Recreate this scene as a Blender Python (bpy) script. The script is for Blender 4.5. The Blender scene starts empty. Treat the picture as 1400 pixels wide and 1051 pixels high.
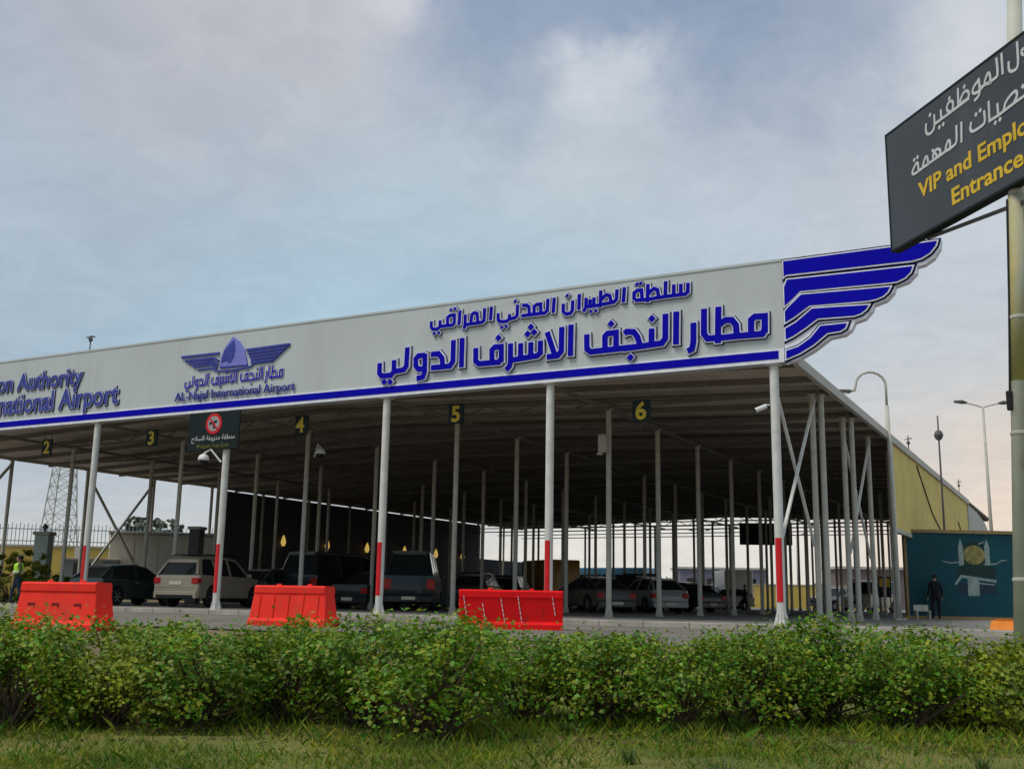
import bpy, math, random
import numpy as np
from mathutils import Vector, Matrix
random.seed(7)
SC = bpy.context.scene
COL = SC.collection
PI = math.pi
R_ = math.radians

# ------------------------------------------------------------------ camera
cam_d = bpy.data.cameras.new('camera'); cam_d.sensor_width = 36.0
cam_d.lens = 37.79; cam_d.clip_end = 6000; cam_d.clip_start = 0.05
cam = bpy.data.objects.new('camera', cam_d); COL.objects.link(cam); SC.camera = cam
def cam_axes(yaw, pitch, roll):
    f = Vector((-math.sin(yaw)*math.cos(pitch), math.cos(yaw)*math.cos(pitch), math.sin(pitch)))
    r = Vector((math.cos(yaw), math.sin(yaw), 0)); u = r.cross(f)
    c, s = math.cos(roll), math.sin(roll)
    return r*c+u*s, u*c-r*s, f
YAW, PITCH, ROLL = 0.493036, 0.196576, 0.017335
EYE = 0.5
_r, _u, _f = cam_axes(YAW, PITCH, ROLL)
M = Matrix((( _r.x, _u.x, -_f.x, 0), (_r.y, _u.y, -_f.y, 0), (_r.z, _u.z, -_f.z, EYE), (0, 0, 0, 1)))
cam.matrix_world = M
CF = Vector((-math.sin(YAW), math.cos(YAW), 0)); CR = Vector((math.cos(YAW), math.sin(YAW), 0))
def gpt(side, dist, z=0.0):          # a spot given as metres right of / ahead of the viewer's stand
    p = CR*side + CF*dist
    return Vector((p.x, p.y, z))

# ------------------------------------------------------------------ sky, sun, exposure
SUN_ELEV, SUN_AZ = R_(60), R_(214)    # azimuth clockwise from +Y : behind the viewer's left
world = bpy.data.worlds.new('World'); SC.world = world; world.use_nodes = True
def build_sky():
    nt = world.node_tree; N = nt.nodes; L = nt.links; N.clear()
    out = N.new('ShaderNodeOutputWorld'); bg = N.new('ShaderNodeBackground')
    bg.inputs['Strength'].default_value = 0.1
    sky = N.new('ShaderNodeTexSky'); sky.sky_type = 'NISHITA'; sky.sun_disc = False
    sky.sun_elevation = SUN_ELEV; sky.sun_rotation = SUN_AZ
    sky.air_density = 1.0; sky.dust_density = 2.0
    tc = N.new('ShaderNodeTexCoord')
    sep = N.new('ShaderNodeSeparateXYZ'); L.new(tc.outputs['Generated'], sep.inputs[0])
    def ramp(fac, stops, interp='EASE'):
        r = N.new('ShaderNodeValToRGB'); r.color_ramp.interpolation = interp
        e = r.color_ramp.elements
        e[0].position, e[0].color = stops[0][0], (*stops[0][1], 1)
        e[1].position, e[1].color = stops[1][0], (*stops[1][1], 1)
        for p, c in stops[2:]:
            k = e.new(p); k.color = (*c, 1)
        L.new(fac, r.inputs[0]); return r.outputs[0]
    def math_(op, a, b=None, c=None):
        m = N.new('ShaderNodeMath'); m.operation = op
        for i, v in enumerate((a, b, c)):
            if v is None: continue
            if isinstance(v, (int, float)): m.inputs[i].default_value = v
            else: L.new(v, m.inputs[i])
        return m.outputs[0]
    def mix(f, a, b, mode='MIX'):
        m = N.new('ShaderNodeMix'); m.data_type = 'RGBA'; m.blend_type = mode
        for sock, v in ((m.inputs['Factor'], f), (m.inputs['A'], a), (m.inputs['B'], b)):
            if isinstance(v, (int, float)): sock.default_value = v
            elif isinstance(v, tuple): sock.default_value = (*v, 1)
            else: L.new(v, sock)
        return m.outputs['Result']
    # a little turbulence so that cloud edges are ragged
    nw = N.new('ShaderNodeTexNoise'); nw.inputs['Scale'].default_value = 7.0; nw.inputs['Detail'].default_value = 6; nw.inputs['Roughness'].default_value = 0.6
    L.new(tc.outputs['Generated'], nw.inputs[0])
    w1 = N.new('ShaderNodeVectorMath'); w1.operation = 'SUBTRACT'; L.new(nw.outputs['Color'], w1.inputs[0]); w1.inputs[1].default_value = (.5, .5, .5)
    w2 = N.new('ShaderNodeVectorMath'); w2.operation = 'MULTIPLY_ADD'; L.new(w1.outputs[0], w2.inputs[0]); w2.inputs[1].default_value = (.20, .20, .20); L.new(tc.outputs['Generated'], w2.inputs[2])
    w3 = N.new('ShaderNodeVectorMath'); w3.operation = 'NORMALIZE'; L.new(w2.outputs[0], w3.inputs[0]); warp = w3.outputs[0]
    # overcast veil by elevation
    veil = ramp(sep.outputs['Z'], SKY_VEIL)
    # warm dusty glow low in the sky on the side of the cladding wall
    def blob(d, k):
        v = Vector(d).normalized()
        dp = N.new('ShaderNodeVectorMath'); dp.operation = 'DOT_PRODUCT'
        L.new(warp, dp.inputs[0]); dp.inputs[1].default_value = v
        return math_('POWER', math_('MAXIMUM', dp.outputs['Value'], 0.0), k)
    # cloud noise on the cloud deck
    zc = math_('ADD', math_('MAXIMUM', sep.outputs['Z'], 0.0), 0.22)
    cmb = N.new('ShaderNodeCombineXYZ')
    L.new(math_('DIVIDE', sep.outputs['X'], zc), cmb.inputs[0]); L.new(math_('DIVIDE', sep.outputs['Y'], zc), cmb.inputs[1])
    def noise(scale, detail, rough, off, dist=0.0):
        mp = N.new('ShaderNodeMapping'); mp.inputs['Location'].default_value = off
        L.new(cmb.outputs[0], mp.inputs[0])
        n = N.new('ShaderNodeTexNoise'); n.inputs['Scale'].default_value = scale; n.inputs['Detail'].default_value = detail
        n.inputs['Roughness'].default_value = rough; n.inputs['Distortion'].default_value = dist
        L.new(mp.outputs[0], n.inputs[0]); return n.outputs[0]
    n1 = noise(0.9, 6, 0.55, (3.1, 1.7, 0), 0.3); n2 = noise(4.2, 7, 0.62, (8.3, 2.2, 0), 0.5)
    c = veil
    for d, k, col, amt, nz in SKY_BLOBS:
        b = blob(d, k)
        if nz:
            b = math_('MULTIPLY', b, math_('MULTIPLY_ADD', n2, nz*2.6, 1.0-nz*1.3))
            b = math_('MINIMUM', math_('MAXIMUM', b, 0.0), 1.0)
        c = mix(math_('MULTIPLY', b, amt), c, col)
    shade = ramp(n1, [(0.30, (0.90, 0.91, 0.93)), (0.72, (1.08, 1.07, 1.05))])
    fine = ramp(noise(9.0, 8, 0.65, (1.3, 5.2, 0), 0.8), [(0.30, (0.95, 0.955, 0.96)), (0.72, (1.05, 1.045, 1.04))])
    c = mix(1.0, c, fine, 'MULTIPLY')
    c = mix(1.0, c, shade, 'MULTIPLY')
    c = mix(0.94, sky.outputs[0], c)
    L.new(c, bg.inputs['Color']); L.new(bg.outputs[0], out.inputs[0])
SKY_VEIL = [(0.0, (7.8, 7.2, 6.2)), (0.09, (5.7, 6.1, 6.4)), (0.20, (3.5, 5.3, 6.55)), (0.33, (3.8, 5.2, 6.3)), (0.5, (4.1, 4.7, 5.5)), (1.0, (4.6, 5.1, 5.7))]
def pd(x, y):   # direction of the sky seen at fractions of the field of view
    d = _f + _r*((x-700)/1469.7) - _u*((y-525.5)/1469.7)
    return tuple(d)
SKY_BLOBS = [
    (pd(1320, 500), 60, (6.1, 6.5, 6.7), 0.75, 0),
    (pd(1350, 720), 110, (8.4, 6.8, 5.5), 0.85, 0),
    (pd(900, 720), 90, (8.2, 7.9, 7.2), 0.8, 0),
    (pd(-100, 430), 40, (3.9, 4.6, 5.4), 0.8, 0.2),
    (pd(180, 60), 110, (4.3, 4.6, 5.2), 0.8, 0.2),
    (pd(400, -60), 60, (6.0, 5.9, 6.1), 0.7, 0.4),
    (pd(860, 190), 170, (5.0, 5.75, 6.2), 0.6, 0.4),
    (pd(1260, 190), 60, (6.3, 6.6, 7.0), 0.85, 0.25),
    (pd(690, 150), 300, (5.0, 5.6, 6.2), 0.6, 0.3), (pd(830, 125), 420, (5.8, 6.3, 6.6), 0.8, 0.3), (pd(960, 140), 350, (5.2, 5.7, 6.3), 0.7, 0.3),
    (pd(1100, 150), 300, (5.0, 5.5, 6.2), 0.7, 0.3), (pd(1210, 110), 350, (5.9, 6.3, 6.6), 0.75, 0.3),
    (pd(640, 45), 500, (2.7, 3.6, 4.9), 0.9, 0.3), (pd(760, -5), 350, (2.7, 3.5, 4.9), 0.95, 0.2), (pd(900, 18), 380, (2.6, 3.4, 4.8), 1.0, 0.2), (pd(1030, 12), 380, (2.7, 3.5, 4.8), 0.95, 0.25), (pd(1150, 10), 420, (3.3, 4.0, 5.1), 0.8, 0.3),
    (pd(795, 72), 1500, (7.0, 7.4, 7.6), 0.7, 0.35), (pd(852, 108), 1300, (7.3, 7.7, 7.9), 0.7, 0.35),
    (pd(520, 20), 900, (7.0, 6.9, 7.2), 0.7, 0.3),
    (pd(1330, 60), 500, (6.4, 6.6, 6.9), 0.6, 0.4),
]
build_sky()
sun_d = bpy.data.lights.new('sun', 'SUN'); sun_d.energy = 2.1; sun_d.angle = R_(20); sun_d.color = (1.0, 0.95, 0.88)
sun = bpy.data.objects.new('sun', sun_d); COL.objects.link(sun)
sd = Vector((math.sin(SUN_AZ)*math.cos(SUN_ELEV), math.cos(SUN_AZ)*math.cos(SUN_ELEV), math.sin(SUN_ELEV)))
sun.rotation_euler = sd.to_track_quat('Z', 'Y').to_euler()
vs = SC.view_settings; vs.view_transform = 'Standard'; vs.look = 'None'; vs.exposure = 0.08; vs.gamma = 1.0; vs.use_curve_mapping = False

# ------------------------------------------------------------------ materials
def mat(name, col, rough=0.6, metal=0.0, var=0.12, scale=4.0, bump=0.0, bscale=40.0, dirt=None, coat=0.0, stretch=(1, 1, 1), emit=0.0, spec=0.25):
    m = bpy.data.materials.new(name); m.use_nodes = True
    nt = m.node_tree; N = nt.nodes; L = nt.links; p = N['Principled BSDF']
    p.inputs['Roughness'].default_value = rough; p.inputs['Metallic'].default_value = metal
    p.inputs['Specular IOR Level'].default_value = spec
    if coat: p.inputs['Coat Weight'].default_value = coat; p.inputs['Coat Roughness'].default_value = 0.08
    tc = N.new('ShaderNodeTexCoord'); mp = N.new('ShaderNodeMapping'); mp.inputs['Scale'].default_value = stretch
    L.new(tc.outputs['Object'], mp.inputs[0])
    n = N.new('ShaderNodeTexNoise'); n.inputs['Scale'].default_value = scale; n.inputs['Detail'].default_value = 6
    L.new(mp.outputs[0], n.inputs[0])
    r = N.new('ShaderNodeValToRGB')
    r.color_ramp.elements[0].position = 0.3; r.color_ramp.elements[1].position = 0.72
    r.color_ramp.elements[0].color = (*[c*(1-var) for c in col], 1)
    r.color_ramp.elements[1].color = (*[min(1, c*(1+var)) for c in col], 1)
    L.new(n.outputs[0], r.inputs[0]); o = r.outputs[0]
    if dirt:
        dc, lo, hi, ds, dst = dirt
        mp2 = N.new('ShaderNodeMapping'); mp2.inputs['Scale'].default_value = dst
        L.new(tc.outputs['Object'], mp2.inputs[0])
        n2 = N.new('ShaderNodeTexNoise'); n2.inputs['Scale'].default_value = ds; n2.inputs['Detail'].default_value = 8; n2.inputs['Roughness'].default_value = 0.65
        L.new(mp2.outputs[0], n2.inputs[0])
        r2 = N.new('ShaderNodeValToRGB'); r2.color_ramp.elements[0].position = lo; r2.color_ramp.elements[1].position = hi
        r2.color_ramp.elements[0].color = (0, 0, 0, 1); r2.color_ramp.elements[1].color = (1, 1, 1, 1)
        L.new(n2.outputs[0], r2.inputs[0])
        mx = N.new('ShaderNodeMix'); mx.data_type = 'RGBA'
        L.new(r2.outputs[0], mx.inputs['Factor']); L.new(o, mx.inputs['A']); mx.inputs['B'].default_value = (*dc, 1)
        o = mx.outputs['Result']
    L.new(o, p.inputs['Base Color'])
    if bump:
        nb = N.new('ShaderNodeTexNoise'); nb.inputs['Scale'].default_value = bscale; nb.inputs['Detail'].default_value = 5
        L.new(tc.outputs['Object'], nb.inputs[0])
        b = N.new('ShaderNodeBump'); b.inputs['Strength'].default_value = bump; b.inputs['Distance'].default_value = 0.02
        L.new(nb.outputs[0], b.inputs['Height']); L.new(b.outputs[0], p.inputs['Normal'])
    if emit:
        p.inputs['Emission Color'].default_value = (*col, 1); p.inputs['Emission Strength'].default_value = emit
    return m
def wave_mat(name, col, axis, period, rough=0.6, amt=0.5, var=0.1, dirt=None):
    m = mat(name, col, rough, 0, var, 0.6, dirt=dirt)
    nt = m.node_tree; N = nt.nodes; L = nt.links; p = N['Principled BSDF']
    tc = N.new('ShaderNodeTexCoord'); w = N.new('ShaderNodeTexWave'); w.bands_direction = axis
    w.inputs['Scale'].default_value = 2*PI/period/20.0
    L.new(tc.outputs['Object'], w.inputs[0])
    b = N.new('ShaderNodeBump'); b.inputs['Strength'].default_value = amt; b.inputs['Distance'].default_value = 0.03
    L.new(w.outputs[1], b.inputs['Height']); L.new(b.outputs[0], p.inputs['Normal'])
    return m
def leaf_mat(name, cols, transl=0.25, rough=0.45):
    m = bpy.data.materials.new(name); m.use_nodes = True
    nt = m.node_tree; N = nt.nodes; L = nt.links; p = N['Principled BSDF']
    g = N.new('ShaderNodeNewGeometry'); r = N.new('ShaderNodeValToRGB'); r.color_ramp.interpolation = 'CONSTANT'
    e = r.color_ramp.elements
    tot = sum(w for _, w in cols); acc = 0
    for i, (c, w) in enumerate(cols):
        if i == 0: k = e[0]; k.position = 0
        elif i == 1: k = e[1]; k.position = acc
        else: k = e.new(acc)
        k.color = (*c, 1); acc += w/tot
    L.new(g.outputs['Random Per Island'], r.inputs[0])
    tc = N.new('ShaderNodeTexCoord'); n = N.new('ShaderNodeTexNoise'); n.inputs['Scale'].default_value = 4.5
    L.new(tc.outputs['Object'], n.inputs[0])
    mx = N.new('ShaderNodeMix'); mx.data_type = 'RGBA'; mx.blend_type = 'MULTIPLY'
    r2 = N.new('ShaderNodeValToRGB'); r2.color_ramp.elements[0].position = 0.35; r2.color_ramp.elements[1].position = 0.65
    r2.color_ramp.elements[0].color = (0.48, 0.56, 0.55, 1); r2.color_ramp.elements[1].color = (1.16, 1.08, 0.85, 1)
    L.new(n.outputs[0], r2.inputs[0]); mx.inputs['Factor'].default_value = 1
    L.new(r.outputs[0], mx.inputs['A']); L.new(r2.outputs[0], mx.inputs['B'])
    L.new(mx.outputs['Result'], p.inputs['Base Color']); p.inputs['Roughness'].default_value = rough; p.inputs['Specular IOR Level'].default_value = 0.3
    t = N.new('ShaderNodeBsdfTranslucent'); L.new(mx.outputs['Result'], t.inputs[0])
    ms = N.new('ShaderNodeMixShader'); ms.inputs[0].default_value = transl
    L.new(p.outputs[0], ms.inputs[1]); L.new(t.outputs[0], ms.inputs[2]); L.new(ms.outputs[0], N['Material Output'].inputs[0])
    return m

# ------------------------------------------------------------------ mesh helpers
class MB:
    def __init__(s): s.v = []; s.f = []; s.m = []; s.cur = 0
    def add(s, vs_, fs):
        n = len(s.v); s.v += [tuple(v) for v in vs_]
        for f in fs: s.f.append(tuple(i+n for i in f)); s.m.append(s.cur)
    def box(s, a, b):
        x0, y0, z0 = a; x1, y1, z1 = b
        s.add([(x0,y0,z0),(x1,y0,z0),(x1,y1,z0),(x0,y1,z0),(x0,y0,z1),(x1,y0,z1),(x1,y1,z1),(x0,y1,z1)],
              [(3,2,1,0),(4,5,6,7),(0,1,5,4),(1,2,6,5),(2,3,7,6),(3,0,4,7)]); return s
    def bbox(s, a, b, r=0.02):            # box with chamfered edges
        x0,y0,z0 = a; x1,y1,z1 = b; vs_ = []; 
        for zz, k in ((z0, r), (z0+r, 0), (z1-r, 0), (z1, r)):
            for (px, py) in ((x0+k+r, y0+k), (x1-k-r, y0+k), (x1-k, y0+k+r), (x1-k, y1-k-r), (x1-k-r, y1-k), (x0+k+r, y1-k), (x0+k, y1-k-r), (x0+k, y0+k+r)):
                vs_.append((px, py, zz))
        fs = [tuple(range(7, -1, -1)), tuple(range(24, 32))]
        for l in range(3):
            for i in range(8): fs.append((l*8+i, l*8+(i+1)%8, l*8+8+(i+1)%8, l*8+8+i))
        s.add(vs_, fs); return s
    def tube(s, pts, r, n=8, cap=True):
        pts = [Vector(p) for p in pts]; rr = r if isinstance(r, (list, tuple)) else [r]*len(pts)
        rings = []
        for i, p in enumerate(pts):
            d = (pts[min(i+1, len(pts)-1)]-pts[max(i-1, 0)]).normalized()
            a = d.cross(Vector((0, 0, 1)))
            if a.length < 1e-3: a = Vector((1, 0, 0))
            a.normalize(); b = d.cross(a)
            rings.append([p+(a*math.cos(t)+b*math.sin(t))*rr[i] for t in [2*PI*k/n for k in range(n)]])
        vs_ = [v for g in rings for v in g]; fs = []
        for i in range(len(pts)-1):
            for k in range(n): fs.append((i*n+k, i*n+(k+1) % n, (i+1)*n+(k+1) % n, (i+1)*n+k))
        if cap: fs.append(tuple(range(n-1, -1, -1))); fs.append(tuple((len(pts)-1)*n+k for k in range(n)))
        s.add(vs_, fs); return s
    def bar(s, a, b, w, h=None):           # rectangular bar from a to b
        a, b = Vector(a), Vector(b); h = h or w; d = (b-a).normalized()
        x = d.cross(Vector((0, 0, 1)))
        if x.length < 1e-3: x = Vector((1, 0, 0))
        x.normalize(); y = x.cross(d); vs_ = []
        for p in (a, b):
            for sx, sy in ((-1,-1),(1,-1),(1,1),(-1,1)): vs_.append(p+x*(sx*w/2)+y*(sy*h/2))
        s.add(vs_, [(3,2,1,0),(4,5,6,7),(0,1,5,4),(1,2,6,5),(2,3,7,6),(3,0,4,7)]); return s
    def prism(s, poly, lo, hi, fn):        # polygon in 2-D extruded lo..hi, mapped through fn(u, v, w)
        if sum(poly[i][0]*poly[(i+1) % len(poly)][1]-poly[(i+1) % len(poly)][0]*poly[i][1] for i in range(len(poly))) < 0: poly = poly[::-1]
        n = len(poly)
        vs_ = [fn(u, v, lo) for u, v in poly]+[fn(u, v, hi) for u, v in poly]
        fs = [tuple(range(n-1, -1, -1)), tuple(range(n, 2*n))]+[(i, (i+1) % n, n+(i+1) % n, n+i) for i in range(n)]
        s.add(vs_, fs); return s
    def lathe(s, prof, c=(0, 0, 0), n=16, axis='Z'):
        vs_ = []
        for r, h in prof:
            for k in range(n):
                a = 2*PI*k/n; x, y = r*math.cos(a), r*math.sin(a)
                vs_.append({'Z': (c[0]+x, c[1]+y, c[2]+h), 'X': (c[0]+h, c[1]+x, c[2]+y), 'Y': (c[0]+x, c[1]+h, c[2]+y)}[axis])
        fs = [(i*n+k, i*n+(k+1) % n, (i+1)*n+(k+1) % n, (i+1)*n+k) for i in range(len(prof)-1) for k in range(n)]
        fs += [tuple(range(n-1, -1, -1)), tuple((len(prof)-1)*n+k for k in range(n))]
        s.add(vs_, fs); return s
    def mesh(s, name, mats, smooth=False):
        me = bpy.data.meshes.new(name); me.from_pydata(s.v, [], s.f)
        for m in (mats if isinstance(mats, (list, tuple)) else [mats]): me.materials.append(m)
        if any(s.m): me.polygons.foreach_set('material_index', s.m)
        if smooth: me.polygons.foreach_set('use_smooth', [True]*len(me.polygons))
        me.update()
        import bmesh
        bm = bmesh.new(); bm.from_mesh(me); bmesh.ops.recalc_face_normals(bm, faces=bm.faces); bm.to_mesh(me); bm.free()
        return me
    def build(s, name, mats, parent=None, loc=None, smooth=False, auto=None):
        me = s.mesh(name, mats, smooth)
        if auto is not None:
            me.polygons.foreach_set('use_smooth', [True]*len(me.polygons))
            try: me.set_sharp_from_angle(angle=R_(auto))
            except Exception: pass
        return link(name, me, parent, loc)
def link(name, me, parent=None, loc=None):
    o = bpy.data.objects.new(name, me); COL.objects.link(o)
    if parent: o.parent = parent
    if loc is not None: o.location = loc
    return o
def tag(o, label=None, cat=None, group=None, kind=None):
    if label: o['label'] = label
    if cat: o['category'] = cat
    if group: o['group'] = group
    if kind: o['kind'] = kind
    return o
def thing(name, label, cat, loc=(0, 0, 0), rz=0.0, group=None):
    o = bpy.data.objects.new(name, None); COL.objects.link(o); o.location = loc; o.rotation_euler = (0, 0, rz)
    o.empty_display_size = 0.2
    return tag(o, label, cat, group)
def dup(root, loc, rz=None, label=None, group=None, scale=None):
    r = root.copy(); COL.objects.link(r); r.location = loc
    if rz is not None: r.rotation_euler = (0, 0, rz)
    if scale: r.scale = scale
    if label: r['label'] = label
    if group: r['group'] = group
    for ch in list(root.children):
        c = ch.copy(); COL.objects.link(c); c.parent = r
        for g in list(ch.children):
            d = g.copy(); COL.objects.link(d); d.parent = c
    return r
def fast_mesh(name, verts, faces, m, smooth=False):
    me = bpy.data.meshes.new(name); nv, nf, k = len(verts), len(faces), faces.shape[1]
    me.vertices.add(nv); me.vertices.foreach_set('co', np.ascontiguousarray(verts, dtype=np.float32).ravel())
    me.loops.add(nf*k); me.loops.foreach_set('vertex_index', np.ascontiguousarray(faces, dtype=np.int32).ravel())
    me.polygons.add(nf); me.polygons.foreach_set('loop_start', np.arange(0, nf*k, k, dtype=np.int32))
    me.polygons.foreach_set('loop_total', np.full(nf, k, dtype=np.int32))
    me.update(calc_edges=True); me.validate()
    me.materials.append(m); return me
def text_mesh(body, size=1.0, bold=0.0, depth=0.01, align='LEFT', width=None, space=1.0):
    cu = bpy.data.curves.new('text', 'FONT'); cu.body = body; cu.size = size; cu.offset = bold; cu.extrude = depth/2
    cu.align_x = align; cu.space_character = space; cu.resolution_u = 4
    o = bpy.data.objects.new('text', cu); COL.objects.link(o)
    dg = bpy.context.evaluated_depsgraph_get(); dg.update()
    me = bpy.data.meshes.new_from_object(o.evaluated_get(dg))
    bpy.data.objects.remove(o); 
    if width:
        xs = [v.co.x for v in me.vertices]; w = max(xs)-min(xs); k = width/w
        for v in me.vertices: v.co.x *= k
    return me
def stroke_poly(pts, w):
    # left / right offset outline of an open polyline with mitred joints and square ends
    P = [Vector(p) for p in pts]; n = len(P); Lf, Rt = [], []
    for i in range(n):
        d0 = (P[i]-P[i-1]).normalized() if i else None; d1 = (P[i+1]-P[i]).normalized() if i < n-1 else None
        if d0 is None: d0 = d1
        if d1 is None: d1 = d0
        t = d0+d1
        if t.length < 1e-4: t = d1
        t.normalize(); nn = Vector((-t.y, t.x)); c = max(0.55, nn.dot(Vector((-d1.y, d1.x))))
        o = nn*(w/2/c); Lf.append(P[i]+o); Rt.append(P[i]-o)
    return Lf, Rt
def strokes(mb, lines, w, lo, hi, fn, ext=0.0, eps=0.0004):
    for j, pts in enumerate(lines):
        P = [Vector(p) for p in pts]
        if ext:
            P[0] = P[0]-(P[1]-P[0]).normalized()*ext; P[-1] = P[-1]+(P[-1]-P[-2]).normalized()*ext
        Lf, Rt = stroke_poly(P, w); e = eps*(j % 9); n = len(P)
        vs_ = [fn(p.x, p.y, lo) for p in Lf]+[fn(p.x, p.y, lo) for p in Rt]+[fn(p.x, p.y, hi+e) for p in Lf]+[fn(p.x, p.y, hi+e) for p in Rt]
        fs = []
        for i in range(n-1):
            fs += [(2*n+i, 2*n+i+1, 3*n+i+1, 3*n+i), (i, n+i, n+i+1, i+1), (i, i+1, 2*n+i+1, 2*n+i), (n+i, 3*n+i, 3*n+i+1, n+i+1)]
        fs += [(0, 2*n, 3*n, n), (n-1, 2*n-1, 4*n-1, 3*n-1)]
        mb.add(vs_, fs)
def diamonds(mb, pts, r, lo, hi, fn):
    for u, v in pts: mb.prism([(u-r, v), (u, v-r), (u+r, v), (u, v+r)], lo, hi, fn)
def offset_poly(poly, d):
    P = [Vector(p) for p in poly]; n = len(P)
    A = sum(P[i].x*P[(i+1) % n].y-P[(i+1) % n].x*P[i].y for i in range(n)); sg = -1 if A > 0 else 1
    out = []
    for i in range(n):
        d0 = (P[i]-P[i-1]).normalized(); d1 = (P[(i+1) % n]-P[i]).normalized()
        n0 = Vector((-d0.y, d0.x))*sg; n1 = Vector((-d1.y, d1.x))*sg; t = n0+n1
        t = t.normalized() if t.length > 1e-4 else n0
        out.append(P[i]+t*(d/max(0.5, t.dot(n1))))
    return [(p.x, p.y) for p in out]

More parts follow.
